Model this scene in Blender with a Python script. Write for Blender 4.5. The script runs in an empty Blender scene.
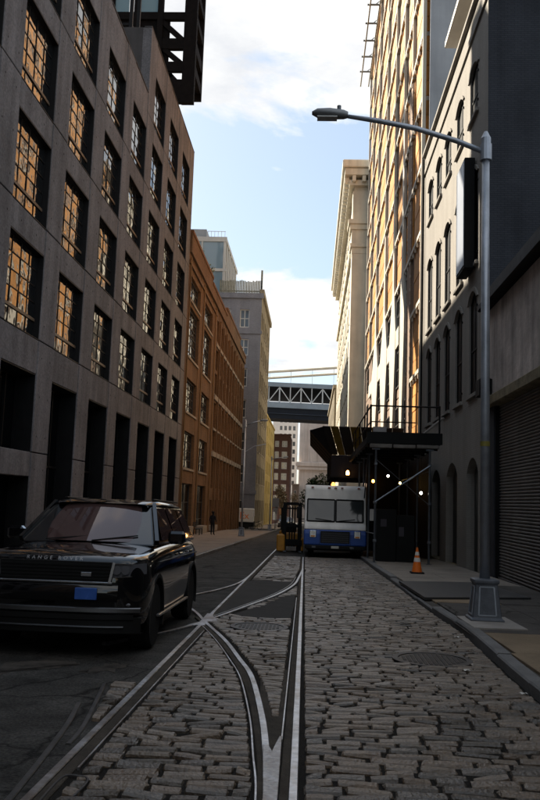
import bpy, bmesh, math, random
import numpy as np
from mathutils import Vector, Matrix
random.seed(7)
rng = np.random.default_rng(7)
R = math.radians

# ------------------------------------------------------------------ camera, sky, sun, exposure
scene = bpy.context.scene
col = scene.collection
EYE = 1.63
cd = bpy.data.cameras.new('camera')
cam = bpy.data.objects.new('camera', cd)
col.objects.link(cam)
cam.matrix_world = Matrix(((0.99822164, -0.02780969, 0.05272732, 0.0),
                           (0.04896993, -0.12182763, -0.99134251, 0.0),
                           (0.03399258, 0.9921616, -0.12024914, EYE),
                           (0, 0, 0, 1)))
cd.sensor_fit = 'VERTICAL'
cd.sensor_height = 36.0
cd.lens = 830.0 / 800.0 * 36.0
cd.clip_start = 0.05
cd.clip_end = 5000
scene.camera = cam
scene.render.resolution_x, scene.render.resolution_y = 691, 1024

SUN_AZ, SUN_EL = R(47), R(38.5)          # azimuth: from -X towards +Y
world = bpy.data.worlds.new('World')
scene.world = world
world.use_nodes = True
nt = world.node_tree
nt.nodes.clear()
wo = nt.nodes.new('ShaderNodeOutputWorld')
bg = nt.nodes.new('ShaderNodeBackground')
sky = nt.nodes.new('ShaderNodeTexSky')
sky.sky_type = 'NISHITA'
sky.sun_disc = False
sky.sun_elevation = SUN_EL
sx, sy = -math.cos(SUN_AZ), math.sin(SUN_AZ)
sky.sun_rotation = math.atan2(sx, sy)
sky.air_density = 1.0
sky.dust_density = 1.2
sky.ozone_density = 1.0
bg.inputs['Strength'].default_value = 0.05
# clouds: noise on the view direction dropped onto a flat layer
tc = nt.nodes.new('ShaderNodeTexCoord')
sep = nt.nodes.new('ShaderNodeSeparateXYZ')
nt.links.new(tc.outputs['Generated'], sep.inputs[0])
def wm(op, a, b=None, c=None):
    n = nt.nodes.new('ShaderNodeMath'); n.operation = op
    for i, v in enumerate((a, b, c)):
        if v is None: continue
        if hasattr(v, 'is_linked') or hasattr(v, 'links'): nt.links.new(v, n.inputs[i])
        else: n.inputs[i].default_value = v
    return n.outputs[0]
zc = wm('MAXIMUM', wm('ADD', sep.outputs[2], 0.10), 0.02)
cmb = nt.nodes.new('ShaderNodeCombineXYZ')
nt.links.new(wm('DIVIDE', sep.outputs[0], zc), cmb.inputs[0])
nt.links.new(wm('DIVIDE', sep.outputs[1], zc), cmb.inputs[1])
def wnoise(scale, detail, rough, off, dist=0.0):
    mp = nt.nodes.new('ShaderNodeMapping'); mp.inputs['Location'].default_value = off
    nt.links.new(cmb.outputs[0], mp.inputs[0])
    n = nt.nodes.new('ShaderNodeTexNoise')
    n.inputs['Scale'].default_value = scale; n.inputs['Detail'].default_value = detail
    n.inputs['Roughness'].default_value = rough; n.inputs['Distortion'].default_value = dist
    nt.links.new(mp.outputs[0], n.inputs['Vector'])
    return n.outputs[0]
CLOUD_OFF = (14.22, 2.42, 0.0)
n1 = wnoise(1.15, 9, 0.56, CLOUD_OFF, 0.35)
n2 = wnoise(3.2, 8, 0.6, (1.0, 4.0, 2.0))
ramp = nt.nodes.new('ShaderNodeValToRGB')
ramp.color_ramp.elements[0].position = 0.485
ramp.color_ramp.elements[1].position = 0.535
nt.links.new(n1, ramp.inputs[0])
ramp2 = nt.nodes.new('ShaderNodeValToRGB')
ramp2.color_ramp.elements[0].position = 0.3
ramp2.color_ramp.elements[1].position = 0.7
ramp2.color_ramp.elements[0].color = (5.3, 5.45, 5.75, 1)
ramp2.color_ramp.elements[1].color = (8.2, 8.1, 7.8, 1)
nt.links.new(n2, ramp2.inputs[0])
veil = nt.nodes.new('ShaderNodeMixRGB'); veil.inputs[0].default_value = 0.30
veil.inputs[2].default_value = (5.8, 7.1, 7.9, 1)
nt.links.new(sky.outputs[0], veil.inputs[1])
mixc = nt.nodes.new('ShaderNodeMixRGB')
lift = wm('MULTIPLY', ramp.outputs[0], wm('MINIMUM', wm('MAXIMUM', wm('MULTIPLY', sep.outputs[2], 12.0), 0.0), 1.0))
nt.links.new(lift, mixc.inputs[0])
nt.links.new(veil.outputs[0], mixc.inputs[1])
nt.links.new(ramp2.outputs[0], mixc.inputs[2])
nt.links.new(mixc.outputs[0], bg.inputs[0])
nt.links.new(bg.outputs[0], wo.inputs[0])

sl = bpy.data.lights.new('sun', 'SUN')
sl.energy = 5.0
sl.angle = R(0.53)
sl.color = (1.0, 0.9, 0.74)
so = bpy.data.objects.new('sun', sl)
col.objects.link(so)
sdir = Vector((sx * math.cos(SUN_EL), sy * math.cos(SUN_EL), math.sin(SUN_EL)))
so.rotation_euler = (-sdir).to_track_quat('-Z', 'Y').to_euler()
so.location = (-60, 60, 80)

vs = scene.view_settings
vs.view_transform = 'Standard'
vs.look = 'None'
vs.exposure = 1.65
vs.gamma = 1.0
vs.use_curve_mapping = False
scene.render.engine = 'CYCLES'
cy = scene.cycles
cy.use_denoising = True
cy.max_bounces = 6
cy.diffuse_bounces = 3
cy.glossy_bounces = 3
cy.transmission_bounces = 4
cy.sample_clamp_indirect = 4.0

# ------------------------------------------------------------------ helpers
SL = 0.02
def g(y):
    return -SL * min(max(y, -60.0), 260.0)

OFF = {}
def tag(o, label=None, cat=None, group=None, kind=None):
    if label: o['label'] = label
    if cat: o['category'] = cat
    if group: o['group'] = group
    if kind: o['kind'] = kind
    return o
def empty(name, loc=(0, 0, 0), rot=(0, 0, 0), label=None, cat=None, group=None, local=False):
    o = bpy.data.objects.new(name, None)
    col.objects.link(o)
    o.location = loc; o.rotation_euler = rot
    o.empty_display_size = 0.2
    OFF[o.name] = Vector((0, 0, 0)) if local else Vector(loc)
    return tag(o, label, cat, group)

class MB:
    def __init__(s): s.v = []; s.f = []
    def add(s, vs_, fs_):
        n = len(s.v); s.v += [tuple(p) for p in vs_]; s.f += [tuple(i + n for i in q) for q in fs_]; return s
    def box(s, x0, x1, y0, y1, z0, z1):
        if x0 > x1: x0, x1 = x1, x0
        if y0 > y1: y0, y1 = y1, y0
        if z0 > z1: z0, z1 = z1, z0
        return s.add([(x0,y0,z0),(x1,y0,z0),(x1,y1,z0),(x0,y1,z0),(x0,y0,z1),(x1,y0,z1),(x1,y1,z1),(x0,y1,z1)],
                     [(0,3,2,1),(4,5,6,7),(0,1,5,4),(1,2,6,5),(2,3,7,6),(3,0,4,7)])
    def cbox(s, x0, x1, y0, y1, z0, z1, b=0.015):       # box with chamfered edges
        b = min(b, (x1-x0)*.45, (y1-y0)*.45, (z1-z0)*.45)
        bm = bmesh.new(); bmesh.ops.create_cube(bm, size=1)
        for v in bm.verts:
            v.co = ((x0+x1)/2 + v.co.x*(x1-x0), (y0+y1)/2 + v.co.y*(y1-y0), (z0+z1)/2 + v.co.z*(z1-z0))
        bmesh.ops.bevel(bm, geom=bm.edges[:], offset=b, segments=1, affect='EDGES')
        bm.verts.index_update()
        s.add([tuple(v.co) for v in bm.verts], [tuple(v.index for v in f.verts) for f in bm.faces]); bm.free(); return s
    def bar(s, p, q, w, h=None, up=(0, 0, 1)):
        h = h or w; p = Vector(p); q = Vector(q); d = (q - p).normalized(); up = Vector(up)
        if abs(d.dot(up)) > .98: up = Vector((0, 1, 0))
        a = d.cross(up).normalized() * w / 2; b = a.cross(d).normalized() * h / 2
        return s.add([p-a-b, p+a-b, p+a+b, p-a+b, q-a-b, q+a-b, q+a+b, q-a+b],
                     [(3,2,1,0),(4,5,6,7),(0,1,5,4),(1,2,6,5),(2,3,7,6),(3,0,4,7)])
    def tube(s, pts, r, n=8, caps=True):
        pts = [Vector(p) for p in pts]; k = len(pts)
        rs = r if hasattr(r, '__len__') else [r] * k
        rings = []; ref = None
        for i, p in enumerate(pts):
            d = (pts[min(i+1, k-1)] - pts[max(i-1, 0)]).normalized()
            if ref is None:
                ref = Vector((0, 0, 1)) if abs(d.z) < .9 else Vector((1, 0, 0))
            a = d.cross(ref).normalized(); b = a.cross(d).normalized(); ref = b
            rings.append([p + (a*math.cos(t) + b*math.sin(t)) * rs[i] for t in [2*math.pi*j/n for j in range(n)]])
        vv = [q for rg in rings for q in rg]; ff = []
        for i in range(k - 1):
            for j in range(n):
                ff.append((i*n+j, i*n+(j+1) % n, (i+1)*n+(j+1) % n, (i+1)*n+j))
        if caps: ff.append(tuple(range(n))[::-1]); ff.append(tuple((k-1)*n+j for j in range(n)))
        return s.add(vv, ff)
    def prism(s, poly, axis, a, b):     # poly in the two other axes, in order
        n = len(poly)
        def mk(u, v, t): return {'x': (t, u, v), 'y': (u, t, v), 'z': (u, v, t)}[axis]
        vv = [mk(u, v, a) for u, v in poly] + [mk(u, v, b) for u, v in poly]
        ff = [tuple(range(n))[::-1], tuple(range(n, 2*n))] + [(i, (i+1) % n, n+(i+1) % n, n+i) for i in range(n)]
        return s.add(vv, ff)
    def lathe(s, prof, n=16, o=(0, 0, 0), axis='z'):    # prof: (r, t)
        vv = []; ff = []
        for r, t in prof:
            for j in range(n):
                a = 2*math.pi*j/n; c, d = r*math.cos(a), r*math.sin(a)
                p = {'z': (c, d, t), 'x': (t, c, d), 'y': (c, t, d)}[axis]
                vv.append((p[0]+o[0], p[1]+o[1], p[2]+o[2]))
        for i in range(len(prof)-1):
            for j in range(n):
                ff.append((i*n+j, i*n+(j+1) % n, (i+1)*n+(j+1) % n, (i+1)*n+j))
        ff.append(tuple(range(n))[::-1]); ff.append(tuple((len(prof)-1)*n+j for j in range(n)))
        return s.add(vv, ff)
    def quad(s, a, b, c, d): return s.add([a, b, c, d], [(0, 1, 2, 3)])
    def grid(s, rows):
        n = len(rows[0]); vv = [p for r in rows for p in r]; ff = []
        for i in range(len(rows)-1):
            for j in range(n-1): ff.append((i*n+j, i*n+j+1, (i+1)*n+j+1, (i+1)*n+j))
        return s.add(vv, ff)
    def mesh(s, name, off=Vector((0, 0, 0)), fix=True):
        me = bpy.data.meshes.new(name)
        me.from_pydata([(p[0]-off[0], p[1]-off[1], p[2]-off[2]) for p in s.v], [], s.f)
        if fix:
            bm = bmesh.new(); bm.from_mesh(me); bmesh.ops.recalc_face_normals(bm, faces=bm.faces[:]); bm.to_mesh(me); bm.free()
        return me
    def build(s, name, m, parent=None, smooth=False, bevel=0, sub=0, fix=True, seg=2):
        off = OFF[parent.name] if parent else Vector((0, 0, 0))
        me = s.mesh(name, off, fix)
        return link(name, me, m, parent, smooth=smooth, bevel=bevel, sub=sub, seg=seg, off=off)

def link(name, me, m, parent=None, loc=None, rot=None, scale=None, smooth=False, bevel=0, sub=0, off=None, seg=2):
    o = bpy.data.objects.new(name, me)
    if m is not None and not me.materials: me.materials.append(m)
    col.objects.link(o)
    if off is None: off = OFF[parent.name] if parent else Vector((0, 0, 0))
    OFF[o.name] = off.copy()
    if parent: o.parent = parent
    if loc is not None:
        o.location = Vector(loc) - off; OFF[o.name] = Vector(loc)
    if rot is not None: o.rotation_euler = rot
    if scale is not None: o.scale = scale
    if smooth:
        for p in me.polygons: p.use_smooth = True
    if bevel:
        b = o.modifiers.new('bevel', 'BEVEL'); b.width = bevel; b.segments = seg; b.limit_method = 'ANGLE'; b.angle_limit = R(35)
    if sub:
        b = o.modifiers.new('sub', 'SUBSURF'); b.levels = sub; b.render_levels = sub
    return o

def text_mesh(body, size, extrude=0.004):
    cu = bpy.data.curves.new('lettering', 'FONT')
    cu.body = body; cu.size = size; cu.extrude = extrude; cu.align_x = 'CENTER'; cu.align_y = 'CENTER'
    tmp = bpy.data.objects.new('tmp_text', cu); col.objects.link(tmp)
    dg = bpy.context.evaluated_depsgraph_get()
    me = bpy.data.meshes.new_from_object(tmp.evaluated_get(dg))
    bpy.data.objects.remove(tmp); bpy.data.curves.remove(cu)
    return me

# ------------------------------------------------------------------ materials
def srgb(r, g_, b): return tuple(((c/255)/12.92 if c/255 <= .04045 else ((c/255+.055)/1.055)**2.4) for c in (r, g_, b))
MATS = {}
def mat(name, c, rough=.8, metal=0., var=.18, vscale=.6, c2=None, bump=0., bscale=20., spec=None, ior=None, coat=0., streak=0., isl=0., fine=0., fscale=60., emit=None, es=0., icol=None, crack=0.):
    """plain surface: base colour broken up by two noises in world position, optional vertical streaks, per-piece change, fine relief"""
    if name in MATS: return MATS[name]
    if spec is None: spec = .15 if rough >= .7 else .4
    m = bpy.data.materials.new(name); m.use_nodes = True
    t = m.node_tree; b = t.nodes['Principled BSDF']; L = t.links
    def nd(k): return t.nodes.new(k)
    geo = nd('ShaderNodeNewGeometry')
    pos = geo.outputs['Position']
    n = nd('ShaderNodeTexNoise'); n.inputs['Scale'].default_value = vscale; n.inputs['Detail'].default_value = 6; n.inputs['Roughness'].default_value = .62
    L.new(pos, n.inputs['Vector'])
    rp = nd('ShaderNodeMapRange'); rp.inputs[1].default_value = .32; rp.inputs[2].default_value = .68
    L.new(n.outputs[0], rp.inputs[0])
    mx = nd('ShaderNodeMixRGB'); L.new(rp.outputs[0], mx.inputs[0])
    c2_ = c2 or tuple(max(0, x*(1+var)) for x in c)
    c1_ = c if c2 else tuple(x*(1-var) for x in c)
    mx.inputs[1].default_value = (*c1_, 1); mx.inputs[2].default_value = (*c2_, 1)
    out = mx.outputs[0]
    def mul(out, fac_socket, lo, hi, f0=.3, f1=.7):
        r2 = nd('ShaderNodeMapRange'); r2.inputs[1].default_value = f0; r2.inputs[2].default_value = f1
        r2.inputs[3].default_value = lo; r2.inputs[4].default_value = hi
        L.new(fac_socket, r2.inputs[0])
        v = nd('ShaderNodeVectorMath'); v.operation = 'SCALE'; L.new(out, v.inputs[0]); L.new(r2.outputs[0], v.inputs['Scale'])
        return v.outputs[0]
    if streak:
        mp = nd('ShaderNodeMapping'); mp.inputs['Scale'].default_value = (1.3, 1.3, .09); L.new(pos, mp.inputs[0])
        n3 = nd('ShaderNodeTexNoise'); n3.inputs['Scale'].default_value = 1.6; n3.inputs['Detail'].default_value = 5; L.new(mp.outputs[0], n3.inputs['Vector'])
        out = mul(out, n3.outputs[0], 1-streak, 1+streak*.5)
    if fine:
        n4 = nd('ShaderNodeTexNoise'); n4.inputs['Scale'].default_value = fscale; n4.inputs['Detail'].default_value = 3; L.new(pos, n4.inputs['Vector'])
        out = mul(out, n4.outputs[0], 1-fine, 1+fine)
    if crack:
        nz = nd('ShaderNodeTexNoise'); nz.inputs['Scale'].default_value = 2.2; nz.inputs['Detail'].default_value = 4; L.new(pos, nz.inputs['Vector'])
        va = nd('ShaderNodeVectorMath'); va.operation = 'MULTIPLY_ADD'; L.new(nz.outputs['Color'], va.inputs[0]); va.inputs[1].default_value = (.5, .5, 0); L.new(pos, va.inputs[2])
        vo = nd('ShaderNodeTexVoronoi'); vo.feature = 'DISTANCE_TO_EDGE'; vo.inputs['Scale'].default_value = crack; L.new(va.outputs[0], vo.inputs['Vector'])
        out = mul(out, vo.outputs['Distance'], .25, 1., .0, .018)
    if icol:
        oi2 = nd('ShaderNodeObjectInfo'); ad2 = nd('ShaderNodeMath'); ad2.operation = 'ADD'
        L.new(geo.outputs['Random Per Island'], ad2.inputs[0]); L.new(oi2.outputs['Random'], ad2.inputs[1])
        fr2 = nd('ShaderNodeMath'); fr2.operation = 'FRACT'; L.new(ad2.outputs[0], fr2.inputs[0])
        m5 = nd('ShaderNodeMixRGB'); L.new(fr2.outputs[0], m5.inputs[0]); L.new(out, m5.inputs[1]); m5.inputs[2].default_value = (*icol, 1); out = m5.outputs[0]
    if isl:
        out = mul(out, geo.outputs['Random Per Island'], 1-isl, 1+isl, 0, 1)
        oi = nd('ShaderNodeObjectInfo'); out = mul(out, oi.outputs['Random'], 1-isl*.8, 1+isl*.8, 0, 1)
    L.new(out, b.inputs['Base Color'])
    r3 = nd('ShaderNodeMapRange'); r3.inputs[3].default_value = max(.02, rough-.1 if rough > .2 else rough); r3.inputs[4].default_value = min(1, rough+.1 if rough > .2 else rough)
    L.new(n.outputs[0], r3.inputs[0]); L.new(r3.outputs[0], b.inputs['Roughness'])
    b.inputs['Metallic'].default_value = metal
    b.inputs['Specular IOR Level'].default_value = spec
    if ior: b.inputs['IOR'].default_value = ior
    if coat: b.inputs['Coat Weight'].default_value = coat; b.inputs['Coat Roughness'].default_value = .03
    if bump:
        nb = nd('ShaderNodeTexNoise'); nb.inputs['Scale'].default_value = bscale; nb.inputs['Detail'].default_value = 5; L.new(pos, nb.inputs['Vector'])
        bp = nd('ShaderNodeBump'); bp.inputs['Strength'].default_value = bump; bp.inputs['Distance'].default_value = .03
        L.new(nb.outputs[0], bp.inputs['Height']); L.new(bp.outputs[0], b.inputs['Normal'])
    if emit: b.inputs['Emission Color'].default_value = (*emit, 1); b.inputs['Emission Strength'].default_value = es
    MATS[name] = m
    return m

def brick_mat(name, c1, c2, mortar, bw=.22, bh=.072, axis='x', bump=.5, streak=.2, ms=.012):
    """brickwork on a wall that faces along axis ('x' or 'y')"""
    if name in MATS: return MATS[name]
    m = bpy.data.materials.new(name); m.use_nodes = True
    t = m.node_tree; b = t.nodes['Principled BSDF']; L = t.links; nd = t.nodes.new
    geo = nd('ShaderNodeNewGeometry'); sp = nd('ShaderNodeSeparateXYZ'); L.new(geo.outputs['Position'], sp.inputs[0])
    cb = nd('ShaderNodeCombineXYZ')
    ad = nd('ShaderNodeMath'); ad.operation = 'ADD'; L.new(sp.outputs[0], ad.inputs[0]); L.new(sp.outputs[1], ad.inputs[1])
    L.new(ad.outputs[0], cb.inputs[0]); L.new(sp.outputs[2], cb.inputs[1])
    br = nd('ShaderNodeTexBrick'); L.new(cb.outputs[0], br.inputs['Vector'])
    br.inputs['Color1'].default_value = (*c1, 1); br.inputs['Color2'].default_value = (*c2, 1); br.inputs['Mortar'].default_value = (*mortar, 1)
    br.inputs['Scale'].default_value = 1.0; br.inputs['Brick Width'].default_value = bw; br.inputs['Row Height'].default_value = bh
    br.inputs['Mortar Size'].default_value = ms; br.inputs['Mortar Smooth'].default_value = .3; br.inputs['Bias'].default_value = -.1
    n = nd('ShaderNodeTexNoise'); n.inputs['Scale'].default_value = .45; n.inputs['Detail'].default_value = 7; L.new(geo.outputs['Position'], n.inputs['Vector'])
    mp = nd('ShaderNodeMapping'); mp.inputs['Scale'].default_value = (1.2, 1.2, .1); L.new(geo.outputs['Position'], mp.inputs[0])
    n2 = nd('ShaderNodeTexNoise'); n2.inputs['Scale'].default_value = 1.5; n2.inputs['Detail'].default_value = 5; L.new(mp.outputs[0], n2.inputs['Vector'])
    av = nd('ShaderNodeMath'); av.operation = 'ADD'; L.new(n.outputs[0], av.inputs[0]); L.new(n2.outputs[0], av.inputs[1])
    r2 = nd('ShaderNodeMapRange'); r2.inputs[1].default_value = .7; r2.inputs[2].default_value = 1.3; r2.inputs[3].default_value = 1-streak; r2.inputs[4].default_value = 1+streak
    L.new(av.outputs[0], r2.inputs[0])
    v = nd('ShaderNodeVectorMath'); v.operation = 'SCALE'; L.new(br.outputs[0], v.inputs[0]); L.new(r2.outputs[0], v.inputs['Scale'])
    L.new(v.outputs[0], b.inputs['Base Color'])
    b.inputs['Roughness'].default_value = .88; b.inputs['Specular IOR Level'].default_value = .15
    if bump:
        bp = nd('ShaderNodeBump'); bp.inputs['Strength'].default_value = bump; bp.inputs['Distance'].default_value = .01; bp.invert = True
        L.new(br.outputs['Fac'], bp.inputs['Height']); L.new(bp.outputs[0], b.inputs['Normal'])
    MATS[name] = m
    return m

def glass_mat(name, c=(.012, .014, .016), rough=.04, ior=1.55, wob=.02, wsc=1.5):
    if name in MATS: return MATS[name]
    m = bpy.data.materials.new(name); m.use_nodes = True
    t = m.node_tree; b = t.nodes['Principled BSDF']; nd = t.nodes.new; L = t.links
    b.inputs['Base Color'].default_value = (*c, 1); b.inputs['Roughness'].default_value = rough; b.inputs['IOR'].default_value = ior
    n = nd('ShaderNodeTexNoise'); n.inputs['Scale'].default_value = wsc; n.inputs['Detail'].default_value = 2
    geo = nd('ShaderNodeNewGeometry'); L.new(geo.outputs['Position'], n.inputs['Vector'])
    bp = nd('ShaderNodeBump'); bp.inputs['Strength'].default_value = wob; bp.inputs['Distance'].default_value = .5
    L.new(n.outputs[0], bp.inputs['Height']); L.new(bp.outputs[0], b.inputs['Normal'])
    MATS[name] = m
    return m

concrete = mat('board_concrete', (.145, .136, .142), .85, var=.22, vscale=.6, bump=.5, bscale=10, streak=.30, fine=.22, fscale=13)
concrete_side = mat('side_concrete', (.085, .078, .078), .9, var=.2, vscale=.7, bump=.2, bscale=14, streak=.2)
bronze = mat('dark_bronze', (.010, .0095, .010), .6, var=.2, vscale=2, spec=.15)
bronze_hi = mat('bronze_transom', (.11, .075, .05), .5, var=.2, vscale=2)
glass = glass_mat('window_glass', (.010, .011, .012), .03, 2.1, .05, .9)
glass_dk = glass_mat('shop_glass', (.003, .0035, .004), .15, 1.2, .02, .5)
asphalt = mat('asphalt', (.052, .049, .045), .9, var=.5, vscale=1.8, bump=.8, bscale=55, fine=.5, fscale=45, crack=.75)
asphalt2 = mat('asphalt_patch', (.050, .047, .044), .9, var=.2, vscale=2, bump=.4, bscale=110, fine=.25, fscale=140)
dirt = mat('groove_dirt', (.060, .050, .040), .95, var=.35, vscale=5, bump=.5, bscale=60)
joint = mat('cobble_joint', (.014, .012, .010), .95, var=.35, vscale=3, bump=.5, bscale=70)
cobble = mat('cobble_stone', (.124, .089, .060), .33, var=.4, vscale=6, bump=.5, bscale=40, isl=.5, fine=.25, fscale=50, spec=.55, icol=(.088, .075, .061))
steel = mat('worn_steel', (.30, .27, .25), .36, c2=(.58, .59, .61), metal=1, var=.22, vscale=3, fine=.25, fscale=18, bump=.12, bscale=25)
steel_dk = mat('rusty_steel', (.085, .08, .078), .55, metal=.8, var=.35, vscale=6, fine=.2, fscale=30)
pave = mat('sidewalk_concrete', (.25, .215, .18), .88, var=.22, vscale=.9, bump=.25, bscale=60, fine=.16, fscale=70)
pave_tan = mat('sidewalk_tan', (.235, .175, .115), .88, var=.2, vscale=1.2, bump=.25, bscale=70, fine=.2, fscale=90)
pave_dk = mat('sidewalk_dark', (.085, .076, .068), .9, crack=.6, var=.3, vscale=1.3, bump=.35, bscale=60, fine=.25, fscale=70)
granite = mat('kerb_granite', (.16, .155, .15), .7, var=.2, vscale=2.5, bump=.25, bscale=50, fine=.2, fscale=110, isl=.12)
galv = mat('galvanised_steel', (.36, .39, .44), .42, metal=.55, var=.22, vscale=3, streak=.15)
galv_base = mat('painted_base', (.115, .125, .145), .5, metal=.35, var=.25, vscale=5, bump=.15, bscale=30)
black_metal = mat('black_metal', (.007, .007, .0075), .6, var=.3, vscale=3, spec=.15)

# ------------------------------------------------------------------ ground, road, pavements
def sheet(name, x0, x1, ys, dz, m, nx=1):
    b = MB()
    b.grid([[(x0+(x1-x0)*i/nx, y, g(y)+dz) for i in range(nx+1)] for y in ys])
    o = b.build(name, m); tag(o, kind='structure'); return o
sheet('ground', -240, 240, [-80, -60, 0, 130, 260, 600], -.30, mat('far_ground', (.10, .09, .08), .95, var=.3, vscale=.05))
sheet('road', -4.2, 2.25, [-45, -10, 0, 10, 20, 30, 40, 60, 100, 180, 260, 420], 0, asphalt, 4)
o = sheet('cross_street', -60, -4.2, [107.9, 111.6], -.004, asphalt)
sheet('cobble_bed', -1.50, 2.24, [-6, 0, 10, 20, 30, 44, 64], .013, joint, 2)

# rail lines as x(y)
def xRR(y): return -.022 - .0069*y
def xRL(y): return -1.515 - .0046*y
def smooth(pts, n=6):
    P = [Vector((p[0], p[1], 0)) for p in pts]; out = []
    for i in range(len(P)-1):
        a, b, c, d = P[max(i-1, 0)], P[i], P[i+1], P[min(i+2, len(P)-1)]
        for k in range(n):
            t = k/n
            out.append(.5*((2*b) + (c-a)*t + (2*a-5*b+4*c-d)*t*t + (3*b-a-3*c+d)*t**3))
    out.append(P[-1]); return [(p.x, p.y) for p in out]
def ribbon(pts, w, z0, z1, b=None, ch=.006):
    b = b or MB(); n = len(pts); L_ = []; 
    for i, (x, y) in enumerate(pts):
        x0, y0 = pts[max(i-1, 0)]; x1, y1 = pts[min(i+1, n-1)]
        d = Vector((x1-x0, y1-y0)).normalized(); nx, ny = d.y, -d.x
        h = w/2; z = g(y)
        c = min(ch, h*.4)
        L_.append([(x-nx*h, y-ny*h, z+z0), (x-nx*h, y-ny*h, z+z1-c), (x-nx*(h-c), y-ny*(h-c), z+z1), (x+nx*(h-c), y+ny*(h-c), z+z1), (x+nx*h, y+ny*h, z+z1-c), (x+nx*h, y+ny*h, z+z0)])
    b.grid(L_); b.f.append(tuple(range(len(b.v)-6, len(b.v)))); b.f.append(tuple(range(len(b.v)-6*n, len(b.v)-6*n+6))[::-1])
    return b
Bpts = smooth([(-2.75, 16.6), (-1.94, 14.31), (-1.55, 12.82), (-1.08, 11.10), (-.77, 9.71), (-.55, 8.64), (-.35, 6.99), (-.255, 5.88), (-.195, 5.08), (-.15, 3.6)])
Bg = smooth([(-1.60, 12.62), (-1.20, 11.10), (-.885, 9.70), (-.66, 8.58), (-.45, 6.98), (-.345, 5.87), (-.275, 5.07), (-.22, 3.6)])
Cr = smooth([(-.20, 27.0), (-.27, 23.5), (-.36, 20.6), (-.66, 17.83), (-1.09, 15.45), (-1.49, 13.34), (-1.85, 11.9), (-2.5, 10.4)])
Cl = smooth([(-1.62, 25.), (-1.63, 22.6), (-1.70, 20.5), (-1.93, 18.75), (-2.25, 17.35), (-2.9, 15.4)])
ys_ = [3.0+.9*i for i in range(70)]
trk = empty('rail_track', (-.8, 12, g(12)), label='straight pair of worn steel street rails running up the cobbled lane', cat='rails')
ribbon([(xRR(y), y) for y in ys_ if y < 36], .058, -.02, .036).build('rail', steel, trk)
ribbon([(xRL(y), y) for y in ys_ if y < 46], .058, -.02, .036).build('rail', steel, trk)
ribbon([(xRR(y)-.10, y) for y in [6.3+.5*i for i in range(23)]], .016, -.02, .034).build('guard_lip', steel, trk)
ribbon([(xRL(y)+.125, y) for y in [5.4+.5*i for i in range(14)]], .016, -.02, .034).build('guard_lip', steel, trk)
ribbon([(xRR(y)-.055, y) for y in ys_ if y < 36], .06, -.02, .027).build('flangeway', dirt, trk)
ribbon([(xRL(y)+.07, y) for y in ys_ if y < 46], .08, -.02, .027).build('flangeway', dirt, trk)
tb = empty('curved_turnout', (-.6, 9, g(9)), label='curved branch rail with frog sweeping from the bottom edge to the crossing', cat='rails', group='turnout rails in the street')
ribbon(Bpts, .060, -.02, .037).build('rail', steel, tb)
ribbon(Bg, .018, -.02, .034).build('guard_lip', steel, tb)
ribbon([((a[0]+b_[0])/2+.01, (a[1]+b_[1])/2) for a, b_ in zip(Bpts[6:], Bg)], .075, -.02, .027).build('flangeway', dirt, tb)
fr = MB()
frog = [(-.295, 6.12), (-.235, 5.08), (-.19, 3.5), (-.128, 3.5), (-.145, 5.1), (-.165, 6.38), (-.185, 6.38), (-.222, 5.98), (-.25, 6.12)]
n = len(frog); fr.add([(x, y, g(y)-.02) for x, y in frog] + [(x, y, g(y)+.0385) for x, y in frog], [tuple(range(n, 2*n))] + [(i, (i+1) % n, n+(i+1) % n, n+i) for i in range(n)])
fr.build('frog', mat('cast_steel', (.20, .18, .165), .42, c2=(.46, .46, .47), metal=.95, vscale=7, fine=.25, fscale=30, bump=.25, bscale=30), tb, bevel=.004)
tcn = empty('far_turnout', (-1., 18, g(18)), label='pair of curved rails branching left behind the crossing towards the black car', cat='rails', group='turnout rails in the street')
ribbon(Cr, .06, -.02, .0365).build('rail', steel, tcn)
ribbon([(x-.09, y-.03) for x, y in Cr[6:32]], .016, -.02, .034).build('guard_lip', steel, tcn)
ribbon(Cl, .06, -.02, .0365).build('rail', steel, tcn)
fr = MB()
for (cx_, cy_, a, L_, w) in ((-1.56, 12.85, .30, 1.0, .11), (-1.58, 13.15, -.02, 1.5, .12), (-1.50, 13.25, -.22, .8, .12)):
    dx, dy = math.sin(a)*L_/2, math.cos(a)*L_/2
    ribbon([(cx_-dx, cy_-dy), (cx_, cy_), (cx_+dx, cy_+dy)], w, -.02, .034 + .001*L_, fr)
fr.build('crossing_casting', steel, tcn)
tl = empty('cut_rail_ends', (-1.8, 7, g(7)), label='pair of short dark rail ends left of the straight track at bottom left', cat='rails')
ribbon(smooth([(-1.92, 8.1), (-1.69, 6.55), (-1.655, 6.0)]), .04, -.02, .012).build('rail', steel_dk, tl)
ribbon(smooth([(-1.93, 7.25), (-1.80, 6.39), (-1.66, 4.94), (-1.60, 3.9)]), .045, -.02, .014).build('rail', steel_dk, tl)
ribbon(smooth([(-1.45, 4.6), (-1.46, 5.18), (-1.37, 5.24), (-1.29, 5.16), (-1.30, 4.8)]), .016, -.02, .034).build('guard_lip', steel_dk, tl)

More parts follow.
